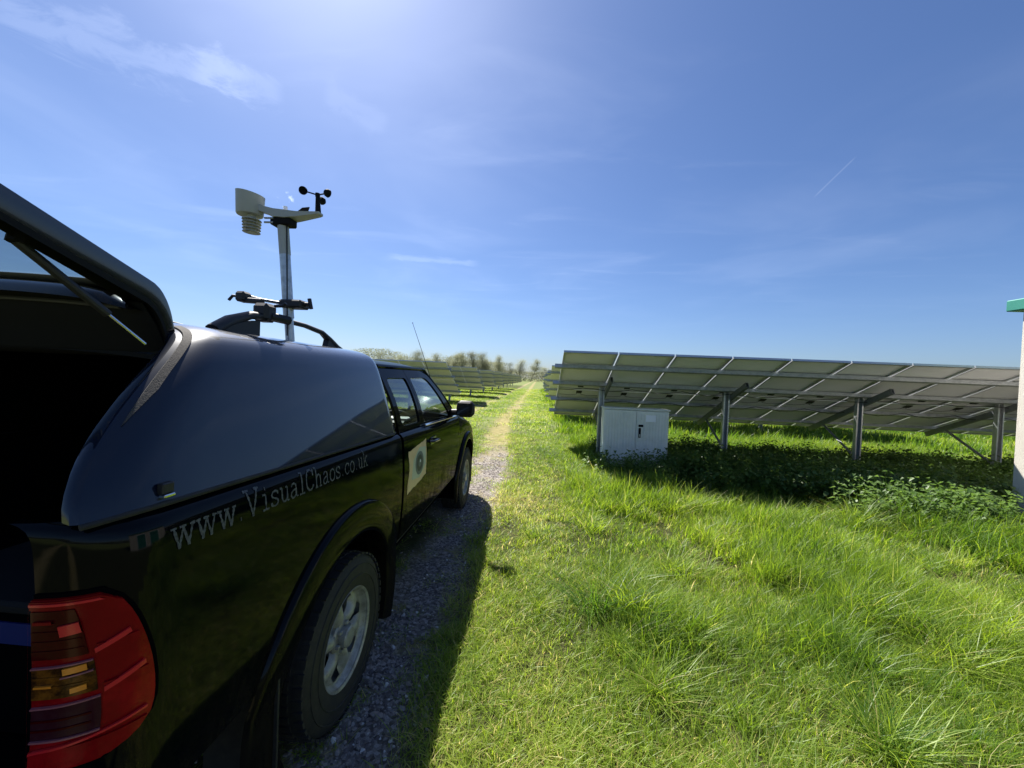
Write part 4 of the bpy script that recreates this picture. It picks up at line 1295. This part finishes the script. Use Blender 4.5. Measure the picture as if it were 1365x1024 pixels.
# ---- lettering on the bed side: typewriter strokes
GL = {
 'w': (1.15, [[(.00, .62), (.26, .62)], [(.88, .62), (1.12, .62)], [(.40, .62), (.70, .62)], [(.13, .62), (.33, 0)], [(.33, 0), (.56, .60)], [(.56, .60), (.78, 0)], [(.78, 0), (1.0, .62)], [(.26, .0), (.40, .0)], [(.71, 0), (.85, 0)]]),
 '.': (.55, [[(.22, .03), (.29, .03)], [(.22, .08), (.29, .08)]]),
 'V': (1.15, [[(.0, 1.0), (.36, 1.0)], [(.74, 1.0), (1.08, 1.0)], [(.17, 1.0), (.54, 0)], [(.54, 0), (.91, 1.0)], [(.46, 0), (.62, 0)]]),
 'i': (.72, [[(.12, .62), (.36, .62)], [(.36, .62), (.36, 0)], [(.10, 0), (.62, 0)], [(.33, .88), (.39, .88)], [(.33, .83), (.39, .83)]]),
 's': (.78, [[(.62, .48), (.60, .58), (.42, .63), (.22, .60), (.12, .50), (.16, .39), (.36, .32), (.56, .26), (.65, .16), (.56, .04), (.36, -.01), (.16, .03), (.10, .16)], [(.63, .62), (.63, .46)], [(.10, 0), (.10, .16)]]),
 'u': (.92, [[(.05, .62), (.22, .62)], [(.22, .62), (.22, .18), (.30, .03), (.46, 0), (.62, .08), (.68, .2)], [(.54, .62), (.69, .62)], [(.69, .62), (.69, 0)], [(.69, 0), (.86, 0)]]),
 'a': (.88, [[(.16, .50), (.24, .61), (.42, .64), (.58, .57), (.61, .42)], [(.61, .42), (.61, .10), (.68, 0), (.82, .02)], [(.61, .36), (.36, .34), (.16, .25), (.12, .12), (.22, 0), (.42, 0), (.60, .14)]]),
 'l': (.72, [[(.12, 1.0), (.36, 1.0)], [(.36, 1.0), (.36, 0)], [(.10, 0), (.62, 0)]]),
 'C': (1.0, [[(.84, .68), (.80, .86), (.66, .98), (.46, 1.0), (.24, .90), (.12, .66), (.10, .46), (.16, .2), (.32, .04), (.54, 0), (.74, .07), (.86, .22)], [(.85, 1.0), (.85, .68)]]),
 'h': (.95, [[(.06, 1.0), (.22, 1.0)], [(.22, 1.0), (.22, 0)], [(.06, 0), (.38, 0)], [(.22, .42), (.36, .58), (.52, .63), (.66, .54), (.70, .38)], [(.70, .40), (.70, 0)], [(.56, 0), (.86, 0)]]),
 'o': (.86, [[(.42 + .32 * math.cos(k * math.pi / 8), .31 + .32 * math.sin(k * math.pi / 8)) for k in range(17)]]),
 'c': (.84, [[(.70, .44), (.64, .57), (.46, .63), (.26, .57), (.12, .40), (.12, .22), (.24, .05), (.44, 0), (.62, .05), (.72, .16)], [(.71, .62), (.71, .44)]]),
 'k': (.95, [[(.06, 1.0), (.22, 1.0)], [(.22, 1.0), (.22, 0)], [(.06, 0), (.38, 0)], [(.22, .24), (.66, .62)], [(.54, .62), (.84, .62)], [(.42, .40), (.74, 0)], [(.60, 0), (.90, 0)]]),
}
def lettering():
    txt = 'www.VisualChaos.co.uk'; r = random.Random(4)
    tot = sum(GL[c][0] for c in txt); y0, y1, cap = -.945, .155, .080
    k = (y1 - y0) / tot
    x = y0
    for ch in txt:
        adv, strokes = GL[ch]; b = MB()
        for st in strokes:
            P = []
            # walk the stroke in short steps so it hugs the panel and its width wavers like worn type
            pts = []
            for i in range(len(st) - 1):
                (ax, az), (bx, bz) = st[i], st[i + 1]
                n = max(2, int(math.hypot(bx - ax, bz - az) / .07))
                for q in range(n): pts.append((ax + (bx - ax) * q / n, az + (bz - az) * q / n))
            pts.append(st[-1])
            for i, (a_, z_) in enumerate(pts):
                a2, z2 = pts[min(i + 1, len(pts) - 1)]; a1, z1 = pts[max(i - 1, 0)]
                tx, tz = (a2 - a1) * k, (z2 - z1) * cap; L_ = math.hypot(tx, tz) or 1
                w = .0036 * r.uniform(.5, 1.25)
                nx, nz = -tz / L_ * w, tx / L_ * w
                yy, zz = x + a_ * k, zr(x + a_ * k) - .108 + z_ * cap
                row = []
                for s_ in (1, -1):
                    Y, Z = yy + nx * s_, zz + nz * s_
                    dx = _cpf(Y) if Y < -.90 else 0
                    row.append(Vector((W(Y, Z) + dx + .0016, Y, Z)))
                P.append(row)
            b.grid(P)
        b.build('letter', 'decal', beds[0], 0)
        x += adv * k
lettering()
# ---- torn poster-like sticker with an eye on the access door
def sticker():
    r = random.Random(9)
    def patch(poly, off, name, mat, par):
        b = MB(); cy = sum(p[0] for p in poly) / len(poly); cz = sum(p[1] for p in poly) / len(poly)
        n = len(poly); V = []
        for sc in (1, .5):
            for p in poly:
                Y, Z = cy + (p[0] - cy) * sc, cz + (p[1] - cz) * sc; V.append(Vector((W(Y, Z) + off, Y, Z)))
        V.append(Vector((W(cy, cz) + off, cy, cz)))
        F = [(i, (i + 1) % n, n + (i + 1) % n, n + i) for i in range(n)] + [(n + i, n + (i + 1) % n, 2 * n) for i in range(n)]
        b.add(V, F); return b.build(name, mat, par, 0)
    edge = []
    corners = [(.785, .850), (.88, .868), (1.00, .872), (1.215, .895), (1.225, 1.03), (1.22, 1.180), (1.12, 1.168), (1.00, 1.160), (.79, 1.150), (.815, 1.02), (.78, .93)]
    for i in range(len(corners)):
        a, b = corners[i], corners[(i + 1) % len(corners)]
        for q in range(4):
            t = q / 4; edge.append((a[0] + (b[0] - a[0]) * t + r.gauss(0, .004), a[1] + (b[1] - a[1]) * t + r.gauss(0, .004)))
    base = patch(edge, .0015, 'sticker', 'sticker_cream', adoor[0])
    patch([(.86, .935), (1.04, .91), (1.20, .98), (1.205, 1.12), (1.04, 1.14), (.90, 1.07)], .0025, 'sticker_panel', 'sticker_green', base)
    ell = lambda rr: [(1.04 + rr * 1.15 * math.cos(t), 1.022 + rr * math.sin(t)) for t in lin(0, 2 * math.pi * 23 / 24, 24)]
    patch(ell(.088), .0035, 'sticker_ring', 'sticker_grey', base); patch(ell(.062), .0043, 'sticker_ring', 'sticker_dark', base)
    patch(ell(.030), .0050, 'sticker_ring', 'sticker_grey', base); patch([(1.05 + .012 * math.cos(t), 1.035 + .012 * math.sin(t)) for t in lin(0, 5.5, 8)], .0056, 'sticker_glint', 'label_white', base)
sticker()

# ---- things loaded in the bed
def T(o, label, cat):
    o.location = (TX, TY, 0); return tag(o, label, cat)
c = MB(); c.cbox(.20, .72, -1.02, -.55, .802, 1.10, .015); cr = T(c.build('storage_crate', 'liner'), 'dark storage crate with blue label inside the open truck bed', 'crate')
c = MB(); c.cbox(.19, .73, -1.03, -.54, 1.101, 1.13, .008); c.build('lid', 'dark_trim', cr)
c = MB(); c.box(.30, .66, -1.0245, -1.0205, 1.03, 1.08); c.build('label_strip', 'blue_plastic', cr, 0)

# ================================================================ weather station and its clamp
def station():
    bx, by = .450, .10                                        # mast foot, truck local
    O = Vector((TX, TY, 0))
    root = empty('weather_station', O + Vector((bx, by, RT - .02)), 0, 'grey weather station with spinning cups on a mast above the canopy roof', 'weather station')
    off = -(Vector((bx, by, RT - .02)))
    def L(p): return Vector(p) + off
    top = Vector((bx - .062, by, 2.468)); foot = Vector((bx, by, RT - .02))
    m_ = MB(); m_.tube([L(foot), L(foot.lerp(top, .22))], .0215, 16); m_.tube([L(foot.lerp(top, .2)), L(top)], .0260, 16); m_.build('mast', 'aluminium', root)
    m_ = MB(); m_.tube([L(foot.lerp(top, .72)) + Vector((.001, 0, 0)), L(foot.lerp(top, .985))], .0272, 16); m_.build('mast_sleeve', 'station_grey', root)
    hz = 2.498
    m_ = MB(); m_.tube([L(foot.lerp(top, t_)) + Vector((.028 * math.cos(t_ * 1.2 - 1.4), -.028 * abs(math.sin(t_ * 1.2 - 1.4)) - .004, 0)) for t_ in lin(.05, .97, 30)], .0032, 6); m_.build('sensor_cable', 'cable', root)
    # arm: flat deck tapering to both ends
    a = MB(); P = []
    for x, w, h0, h1 in ((-.128, .020, hz + .015, hz + .05), (-.09, .022, hz + .005, hz + .035), (-.03, .036, hz - .022, hz + .018), (.03, .042, hz - .028, hz + .010), (.09, .034, hz - .020, hz + .006), (.19, .024, hz - .002, hz + .010), (.205, .020, hz + .002, hz + .012)):
        c_ = Vector((top.x + x, by, 0))
        P.append([L(c_ + Vector((0, -w, h0))), L(c_ + Vector((0, -w, h1))), L(c_ + Vector((0, w, h1))), L(c_ + Vector((0, w, h0))), L(c_ + Vector((0, -w, h0)))])
    a.grid(P); a.add(P[0][:4], [(0, 1, 2, 3)]); a.add(P[-1][:4], [(3, 2, 1, 0)]); a.build('arm', 'station_grey', root, 30)
    a = MB(); a.cbox(top.x - .05 + off.x, top.x + .06 + off.x, by - .032 + off.y, by + .032 + off.y, hz - .062 + off.z, hz - .023 + off.z, .006); a.build('mount_block', 'dark_trim', root)
    for z in (-.030, -.052):
        a = MB(); a.tube([L((top.x - .078, by - .03, hz + z)), L((top.x - .03, by - .03, hz + z))], .005, 6); a.build('clamp_bolt', 'galvanised', root)
    # rain collector: slanted-top tub
    rc = Vector((top.x - .182, by, hz)); n = 32
    g = MB(); P = []
    for k in range(n):
        t = 2 * math.pi * k / n; cx, cy = math.cos(t), math.sin(t); tp = hz + .104 - .012 * cx
        P.append([L(rc.xy.to_3d() + Vector((r_ * cx * 1.02, r_ * cy * .9, z))) for r_, z in ((.060, hz - .006), (.063, hz - .001), (.067, tp - .004), (.068, tp), (.064, tp), (.061, tp - .02), (.012, hz + .05))])
    g.grid(P, closed_u=True); g.add([p[0] for p in P], [tuple(range(n))]); g.build('rain_collector', 'station_grey', root, 40)
    for i in range(5):
        z = hz - .022 - i * .0155
        f = MB(); f.lathe([(.020, z), (.044 - .001 * i, z - .008), (.045 - .001 * i, z - .011), (.040, z - .011), (.020, z - .003)], Matrix.Translation(L((rc.x + .012, by, 0))), 24); f.build('shield_plate', 'station_grey', root, 30)
    f = MB(); f.tube([L((rc.x + .012, by, hz - .004)), L((rc.x + .012, by, hz - .096))], .021, 16); f.build('shield_core', 'station_grey', root)
    # light sensor, vane, anemometer
    s = MB(); s.tube([L((top.x + .012, by, hz + .006)), L((top.x + .012, by, hz + .042))], .010, 12); s.build('light_sensor', 'label_white', root)
    v = MB(); v.prism([(0, 0), (.05, .038), (.088, .042), (.075, .002), (.03, -.006)], -.003, .003, Matrix.Translation(L((top.x + .035, by + .03, hz + .012))) @ Matrix(((1, 0, 0, 0), (0, 0, 1, 0), (0, 1, 0, 0), (0, 0, 0, 1))))
    v.tube([L((top.x + .035, by + .03, hz + .02)), L((top.x - .02, by + .03, hz + .014))], .005, 8); v.build('wind_vane', 'dark_trim', root)
    ax = Vector((top.x + .190, by, 0))
    p = MB(); p.tube([L(ax + Vector((0, 0, hz + .005))), L(ax + Vector((-.006, 0, hz + .10)))], [.015, .010], 10); p.tube([L(ax + Vector((-.006, 0, hz + .095))), L(ax + Vector((-.006, 0, hz + .112)))], .012, 10); p.build('anemometer_post', 'dark_trim', root)
    hb = ax + Vector((-.006, 0, hz + .104))
    for k in range(3):
        t = R(-18) + k * 2 * math.pi / 3
        d_ = Vector((math.cos(t), math.sin(t), 0)); tn = Vector((-d_.y, d_.x, 0))
        c_ = MB(); c_.tube([L(hb), L(hb + d_ * .05)], .0035, 6)
        M = Matrix.Translation(L(hb + d_ * .068)) @ tn.to_track_quat('Z', 'Y').to_matrix().to_4x4()
        c_.lathe([(.0, -.018), (.012, -.015), (.019, -.006), (.0205, .006), (.0185, .006), (.017, -.004), (.010, -.011), (0, -.013)], M, 16); c_.build('wind_cup', 'dark_trim', root)
    # clamp holding the mast to the roof bar
    cl = empty('mounting_clamp', O + Vector((bx - .15, by - .2, RT + .09)), 0, 'black articulated clamp arm gripping the roof bar and mast', 'clamp')
    o2 = -Vector((bx - .15, by - .2, RT + .09))
    Q = lambda p_: Vector(p_) + o2
    zb = 2.035
    m_ = MB(); m_.cbox(bx - .045 + o2.x, bx + .075 + o2.x, by - .042 + o2.y, by + .042 + o2.y, zb - .024 + o2.z, zb + .018 + o2.z, .008); m_.build('mast_jaw', 'black_plastic', cl)
    m_ = MB(); m_.tube([Q((bx + .07, by, zb)), Q((bx + .105, by, zb))], .012, 10); m_.tube([Q((bx + .096, by, zb + .030)), Q((bx + .108, by, zb - .022))], .010, 8); m_.build('knob', 'black_plastic', cl)
    m_ = MB(); m_.tube([Q((bx - .04, by - .01, zb)), Q((bx - .12, by - .07, zb + .006)), Q((bx - .155, by - .12, zb + .014))], .008, 8); m_.build('link_arm', 'galvanised_dark', cl)
    m_ = MB(); m_.cbox(bx - .185 + o2.x, bx - .135 + o2.x, by - .16 + o2.y, by - .10 + o2.y, zb - .02 + o2.z, zb + .03 + o2.z, .01); m_.tube([Q((bx - .18, by - .13, zb + .006)), Q((bx - .215, by - .13, zb + .01)), Q((bx - .235, by - .13, zb - .012))], .007, 8); m_.build('swivel_head', 'black_plastic', cl)
    m_ = MB(); x0, y0 = .43, -.06
    m_.cbox(x0 - .045 + o2.x, x0 + .035 + o2.x, y0 - .04 + o2.y, y0 + .04 + o2.y, RT + .062 + o2.z, RT + .150 + o2.z, .016)
    m_.tube([Q((bx - .16, by - .13, zb - .01)), Q((x0 - .02, y0, RT + .16))], .014, 8)
    m_.build('bar_jaw', 'black_plastic', cl)
    m_ = MB(); m_.tube([Q((x0 + .045, y0, RT + .14)), Q((x0 + .085, y0, RT + .142)), Q((x0 + .10, y0, RT + .155))], .008, 8); m_.tube([Q((x0 + .02, y0, RT + .09)), Q((x0 + .05, y0 + .1, RT + .085))], .022, 8); m_.build('lever', 'black_plastic', cl)
station()

# ================================================================ vegetation and loose stones (stuff)
def gn_scatter(name, pts, rot, scl, pick, tint, protos, label, cat):
    pc = bpy.data.collections.new(name + '_protos')
    for o in protos: pc.objects.link(o)
    me = bpy.data.meshes.new(name)
    me.vertices.add(len(pts)); me.vertices.foreach_set('co', np.asarray(pts, np.float32).ravel())
    for nm, ty, arr in (('rot', 'FLOAT_VECTOR', rot), ('scl', 'FLOAT_VECTOR', scl)):
        a = me.attributes.new(nm, ty, 'POINT'); a.data.foreach_set('vector', np.asarray(arr, np.float32).ravel())
    a = me.attributes.new('pick', 'INT', 'POINT'); a.data.foreach_set('value', np.asarray(pick, np.int32))
    a = me.attributes.new('tint', 'FLOAT', 'POINT'); a.data.foreach_set('value', np.asarray(tint, np.float32))
    me.update()
    ob = bpy.data.objects.new(name, me); COL.objects.link(ob)
    ng = bpy.data.node_groups.new(name, 'GeometryNodeTree')
    ng.interface.new_socket('Geometry', in_out='INPUT', socket_type='NodeSocketGeometry')
    ng.interface.new_socket('Geometry', in_out='OUTPUT', socket_type='NodeSocketGeometry')
    N, L = ng.nodes, ng.links
    gi, go = N.new('NodeGroupInput'), N.new('NodeGroupOutput')
    ci = N.new('GeometryNodeCollectionInfo'); ci.inputs[0].default_value = pc
    ci.inputs['Separate Children'].default_value = True; ci.inputs['Reset Children'].default_value = True
    ip = N.new('GeometryNodeInstanceOnPoints'); ip.inputs['Pick Instance'].default_value = True
    def na(nm, ty):
        n = N.new('GeometryNodeInputNamedAttribute'); n.data_type = ty; n.inputs[0].default_value = nm; return n.outputs[0]
    L.new(gi.outputs[0], ip.inputs['Points']); L.new(ci.outputs[0], ip.inputs['Instance'])
    L.new(na('pick', 'INT'), ip.inputs['Instance Index'])
    e2r = N.new('FunctionNodeEulerToRotation'); L.new(na('rot', 'FLOAT_VECTOR'), e2r.inputs[0])
    L.new(e2r.outputs[0], ip.inputs['Rotation'])
    L.new(na('scl', 'FLOAT_VECTOR'), ip.inputs['Scale'])
    L.new(ip.outputs[0], go.inputs[0])
    md = ob.modifiers.new('scatter', 'NODES'); md.node_group = ng
    tag(ob, label, cat, kind='stuff')
    return ob
def proto(name, V, F, S, mat):
    k = max(len(f) for f in F)
    me = bpy.data.meshes.new(name); me.from_pydata([tuple(v) for v in V], [], F)
    at = me.attributes.new('shade', 'FLOAT', 'POINT'); at.data.foreach_set('value', np.array(S, np.float32))
    me.polygons.foreach_set('use_smooth', [True] * len(me.polygons))
    me.materials.append(MAT[mat]); me.update()
    return bpy.data.objects.new(name, me)
def blade(V, F, S, base, az, h, w, lean, curl, sh, r, segs=3):
    d = Vector((math.cos(az), math.sin(az), 0)); sd = Vector((-d.y, d.x, 0))
    tw = r.uniform(-.8, .8); sd = (sd * math.cos(tw) + d * math.sin(tw)).normalized()
    i0 = len(V)
    for k in range(segs + 1):
        t = k / segs; p = base + Vector((0, 0, h * (t - curl * .35 * t * t))) + d * h * (lean * t + curl * t * t)
        ww = w * (1 - t ** 1.5) * .5
        if k == segs: V.append(p); S.append(sh)
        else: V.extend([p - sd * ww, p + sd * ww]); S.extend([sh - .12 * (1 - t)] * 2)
    for k in range(segs - 1):
        a = i0 + 2 * k; F.append((a, a + 1, a + 3, a + 2))
    a = i0 + 2 * (segs - 1); F.append((a, a + 1, a + 2))
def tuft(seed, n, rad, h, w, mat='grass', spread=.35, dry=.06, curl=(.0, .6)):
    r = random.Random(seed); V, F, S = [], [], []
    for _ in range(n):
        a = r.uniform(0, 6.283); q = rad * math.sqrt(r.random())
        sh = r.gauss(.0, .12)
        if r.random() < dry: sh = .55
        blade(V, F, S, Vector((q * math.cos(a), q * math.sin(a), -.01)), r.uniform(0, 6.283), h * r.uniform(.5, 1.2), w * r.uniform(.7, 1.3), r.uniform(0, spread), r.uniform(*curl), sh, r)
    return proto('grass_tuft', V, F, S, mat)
def place(n_density, y0, y1, xfun, keep):
    """random points with density per square metre in a wedge, kept by keep(x, y)"""
    xs, ys = [], []
    strips = np.linspace(y0, y1, max(2, int((y1 - y0) / max(.4, y1 * .05))))
    for a, b in zip(strips[:-1], strips[1:]):
        xl, xr = xfun((a + b) / 2)
        n = rng.poisson(n_density * (b - a) * (xr - xl))
        xs.append(rng.uniform(xl, xr, n)); ys.append(rng.uniform(a, b, n))
    x, y = np.concatenate(xs), np.concatenate(ys)
    k = rng.random(len(x)) < keep(x, y)
    return x[k], y[k]
wedge = lambda y: (max(-1.45 * y - 1.2, -40), min(1.40 * y + 1.3, 45))
def in_truck(x, y): return (x > TX - .95) & (x < TX + .80) & (y > TY - 1.3) & (y < TY + 4.0)
def in_hut(x, y): return (x > 6.72) & (x < 10.2) & (y > -1.6) & (y < 6.0)
def in_cab(x, y): return (x > 1.27) & (x < 2.52) & (y > 7.36) & (y < 7.95)
def shade_zone(x, y):        # under and before the first row: nettles instead of grass
    yy = y
    yy0 = 6.15 - .45 * sstep(x, 3.8, 5.2)
    return sstep(x, .9, 1.7) * sstep(yy - yy0, 0, .35) * (1 - sstep(yy, 8.6, 9.4))
def tall(x, y):
    """0 short turf .. 1 long tussocks"""
    m = sstep(x, .1, 1.4) * sstep(y, 1.3, 2.7)
    f = fbm(x, y, .85, 4)
    m = m * (1 - .85 * sstep(x, 5.9, 6.5) * (1 - sstep(y, 6.0, 6.4)))
    return np.clip(m * (.30 + 1.15 * sstep(f, .38, .68)), 0, 1.3) + .12 * sstep(x, .2, 1.0)
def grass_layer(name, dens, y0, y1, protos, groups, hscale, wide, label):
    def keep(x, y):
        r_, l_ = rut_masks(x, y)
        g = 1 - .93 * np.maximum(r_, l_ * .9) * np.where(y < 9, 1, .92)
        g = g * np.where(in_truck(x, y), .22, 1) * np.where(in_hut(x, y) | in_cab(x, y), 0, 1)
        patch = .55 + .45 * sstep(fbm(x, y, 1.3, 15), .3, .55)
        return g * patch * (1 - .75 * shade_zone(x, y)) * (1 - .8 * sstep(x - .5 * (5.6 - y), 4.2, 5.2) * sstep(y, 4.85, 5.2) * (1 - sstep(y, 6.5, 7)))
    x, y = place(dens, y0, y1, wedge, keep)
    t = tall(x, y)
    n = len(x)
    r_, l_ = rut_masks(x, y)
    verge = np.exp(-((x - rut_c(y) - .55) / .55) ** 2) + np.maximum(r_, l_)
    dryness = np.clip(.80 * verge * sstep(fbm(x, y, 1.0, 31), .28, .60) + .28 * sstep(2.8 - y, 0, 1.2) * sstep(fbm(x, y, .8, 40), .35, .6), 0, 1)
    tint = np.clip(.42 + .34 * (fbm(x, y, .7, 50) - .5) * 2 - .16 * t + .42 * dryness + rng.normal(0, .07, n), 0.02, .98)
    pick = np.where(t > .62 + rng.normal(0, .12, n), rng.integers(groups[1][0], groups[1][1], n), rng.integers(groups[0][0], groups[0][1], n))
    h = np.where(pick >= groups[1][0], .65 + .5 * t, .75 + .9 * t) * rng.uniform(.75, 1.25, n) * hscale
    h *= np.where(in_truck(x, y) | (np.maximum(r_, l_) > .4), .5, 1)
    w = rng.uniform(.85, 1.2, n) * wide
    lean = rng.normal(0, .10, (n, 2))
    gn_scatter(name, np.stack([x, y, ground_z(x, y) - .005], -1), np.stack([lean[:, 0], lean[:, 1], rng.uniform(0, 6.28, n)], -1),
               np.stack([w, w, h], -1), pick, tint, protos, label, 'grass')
def tufts(scale_w, n, rad):
    a = [tuft(100 + k, n, rad, .095, .0042 * scale_w, spread=.55, dry=.12, curl=(.1, .9)) for k in range(5)]
    b = [tuft(200 + k, int(n * .8), rad * .85, .25, .0058 * scale_w, spread=.25, dry=.05, curl=(.15, .75)) for k in range(5)]
    return a + b
# Collection Info orders children by name: number them so that pick finds the intended ones
def ordered(lst, stem):
    for i, o in enumerate(lst): o.name = '%s_%02d' % (stem, i)
    return lst
G = ((0, 5), (5, 10))
grass_layer('near_grass', 330, .55, 3.6, ordered(tufts(1.0, 46, .10), 'tn'), G, 1.0, 1.0, 'short and tussocky green grass in the foreground')
grass_layer('middle_grass', 75, 3.6, 11.5, ordered(tufts(1.5, 60, .17), 'tm'), G, 1.05, 1.0, 'long green grass between the foreground and the panels')
grass_layer('far_grass', 9, 11.5, 60, ordered(tufts(4.0, 60, .42), 'tf'), G, 1.15, 1.0, 'rough grass far along the track and between panel rows')

# big tussocks with long arching blades
def tussocks():
    P = [tuft(400 + k, 150, .11, .33, .0058, spread=.75, dry=.07, curl=(.25, 1.1)) for k in range(5)]
    def keep(x, y):
        m = sstep(x, .25, 1.2) * sstep(y, 1.2, 2.2) * np.where(in_truck(x, y) | in_hut(x, y) | in_cab(x, y), 0, 1) * (1 - shade_zone(x, y)) * (1 - sstep(x, 5.8, 6.3))
        return m * (.25 + .75 * sstep(fbm(x, y, .85, 4), .40, .62)) + .05 * sstep(x, -.25, .2)
    x, y = place(13.0, 1.3, 7.0, wedge, keep); n = len(x)
    s = rng.uniform(.5, 1.15, n) * np.where(y < 2.6, .8, 1)
    tint = np.clip(.36 + rng.normal(0, .15, n) + .3 * (fbm(x, y, .7, 50) - .5), .03, .8)
    gn_scatter('grass_tussocks', np.stack([x, y, ground_z(x, y) - .01], -1), np.stack([rng.normal(0, .1, n), rng.normal(0, .1, n), rng.uniform(0, 6.28, n)], -1), np.stack([s * 1.1, s * 1.1, s], -1),
               rng.integers(0, 5, n), tint, ordered(P, 'tu'), 'tall tussocks of arching grass right of the track', 'grass')
tussocks()

# single pale stalks and long arching blades
def stalks():
    r = random.Random(77); P = []
    for k in range(6):
        V, F, S = [], [], []
        for _ in range(5):
            blade(V, F, S, Vector((r.gauss(0, .04), r.gauss(0, .04), 0)), r.uniform(0, 6.28), r.uniform(.22, .42), .0045, r.uniform(.1, .6), r.uniform(.2, 1.0), r.uniform(.2, .9), r, 5)
        P.append(proto('st', V, F, S, 'straw'))
    def keep(x, y): return (.15 + tall(x, y)) * .55 * np.where(in_truck(x, y) | in_hut(x, y) | in_cab(x, y), 0, 1) * (1 - np.maximum(*rut_masks(x, y)))
    x, y = place(5.5, .9, 10, wedge, keep); n = len(x)
    s = rng.uniform(.4, .85, n)
    gn_scatter('pale_stalks', np.stack([x, y, ground_z(x, y)], -1), np.stack([rng.normal(0, .2, n), rng.normal(0, .2, n), rng.uniform(0, 6.28, n)], -1), np.stack([s, s, s], -1),
               rng.integers(0, 6, n), rng.uniform(0, .5, n), ordered(P, 'ts'), 'dry pale grass stalks scattered through the long grass', 'grass')
stalks()

# nettles in the shade of the first row and by the hut
def nettles():
    P = []
    for k in range(6):
        r = random.Random(300 + k); V, F, S = [], [], []
        for _ in range(4):
            b = Vector((r.gauss(0, .07), r.gauss(0, .07), 0)); h = r.uniform(.22, .45); ln = Vector((r.gauss(0, .12), r.gauss(0, .12), 1))
            blade(V, F, S, b, r.uniform(0, 6.28), h, .008, .05, .05, .1, r)
            for i in range(6):
                t = (i + 1.2) / 7; c = b + Vector((ln.x * h * t, ln.y * h * t, h * t)); a0 = i * 1.57 + r.random()
                for a in (a0, a0 + math.pi):
                    d = Vector((math.cos(a), math.sin(a), r.uniform(-.45, .25))).normalized(); s = Vector((-math.sin(a), math.cos(a), r.gauss(0, .2)))
                    L_ = r.uniform(.065, .115) * (1.15 - .5 * t); w = L_ * .33; j = len(V); sh = r.uniform(-.1, .5)
                    V.extend([c + d * .01, c + d * L_ * .35 + s * w + Vector((0, 0, .008)), c + d * L_ * .4 - Vector((0, 0, .004)), c + d * L_ * .35 - s * w + Vector((0, 0, .008)), c + d * L_ - Vector((0, 0, L_ * .25))])
                    S.extend([sh] * 5); F.extend([(j, j + 1, j + 2), (j, j + 2, j + 3), (j + 1, j + 4, j + 2), (j + 2, j + 4, j + 3)])
        P.append(proto('nt', V, F, S, 'nettle'))
    def keep(x, y):
        z = shade_zone(x, y) * (.4 + .6 * sstep(fbm(x, y, 1.1, 60), .3, .5))
        lit = sstep(x - .5 * (5.6 - y), 3.9, 4.9) * (1 - sstep(x - .9 * np.maximum(y - 5.6, 0), 5.85, 6.25)) * sstep(y - .35 * np.maximum(x - 5.2, 0), 4.75, 5.15) * (1 - sstep(y, 6.5, 7))
        return np.maximum(z, lit) * np.where(in_hut(x, y) | in_cab(x, y), 0, 1) * np.where((x < 2.7), .35, 1)
    x, y = place(125, 4.6, 9.6, lambda y_: (.6, 14), keep); n = len(x)
    s = rng.uniform(.65, 1.2, n) * np.where((y < 6.3) & (x > 4.2), 1.12, 1.15)
    gn_scatter('nettle_bed', np.stack([x, y, ground_z(x, y)], -1), np.stack([rng.normal(0, .1, n), rng.normal(0, .1, n), rng.uniform(0, 6.28, n)], -1), np.stack([s, s, s * rng.uniform(.75, 1.1, n)], -1),
               rng.integers(0, 6, n), rng.uniform(0, .7, n), ordered(P, 'tz'), 'dark leafy nettles growing in the shade beneath the panels', 'nettles')
nettles()

# gravel
def gravel():
    P = []
    for k in range(9):
        r = random.Random(500 + k); bm = bmesh.new(); bmesh.ops.create_icosphere(bm, subdivisions=1, radius=1)
        for v in bm.verts: v.co *= r.uniform(.65, 1.15); v.co.z *= .62; v.co.x *= 1.2
        me = bpy.data.meshes.new('gr'); bm.to_mesh(me); bm.free()
        me.materials.append(MAT[('stone', 'stone_dark', 'stone', 'stone', 'stone_dark', 'stone_pale', 'stone', 'stone_dark', 'stone')[k]]); P.append(bpy.data.objects.new('gr', me))
    def keep(x, y):
        r_, l_ = rut_masks(x, y)
        return (r_ * (1 - sstep(y, 7.0, 11.0)) + .25 * l_ + .12 * in_truck(x, y)) * (.12 + .88 * sstep(fbm(x, y, 2.6, 70), .36, .56))
    x, y = place(2100, .7, 11.5, lambda y_: (-3.4, -.1), keep); n = len(x)
    s = np.clip(rng.lognormal(math.log(.0068), .42, n), .004, .028)
    gn_scatter('gravel', np.stack([x, y, ground_z(x, y) + s * .15], -1), rng.uniform(-.5, 6, (n, 3)) * np.array([.1, .1, 1]), np.stack([s, s, s], -1),
               rng.integers(0, 9, n), np.zeros(n), ordered(P, 'tg'), 'loose grey and brown gravel in the wheel rut', 'gravel')
gravel()
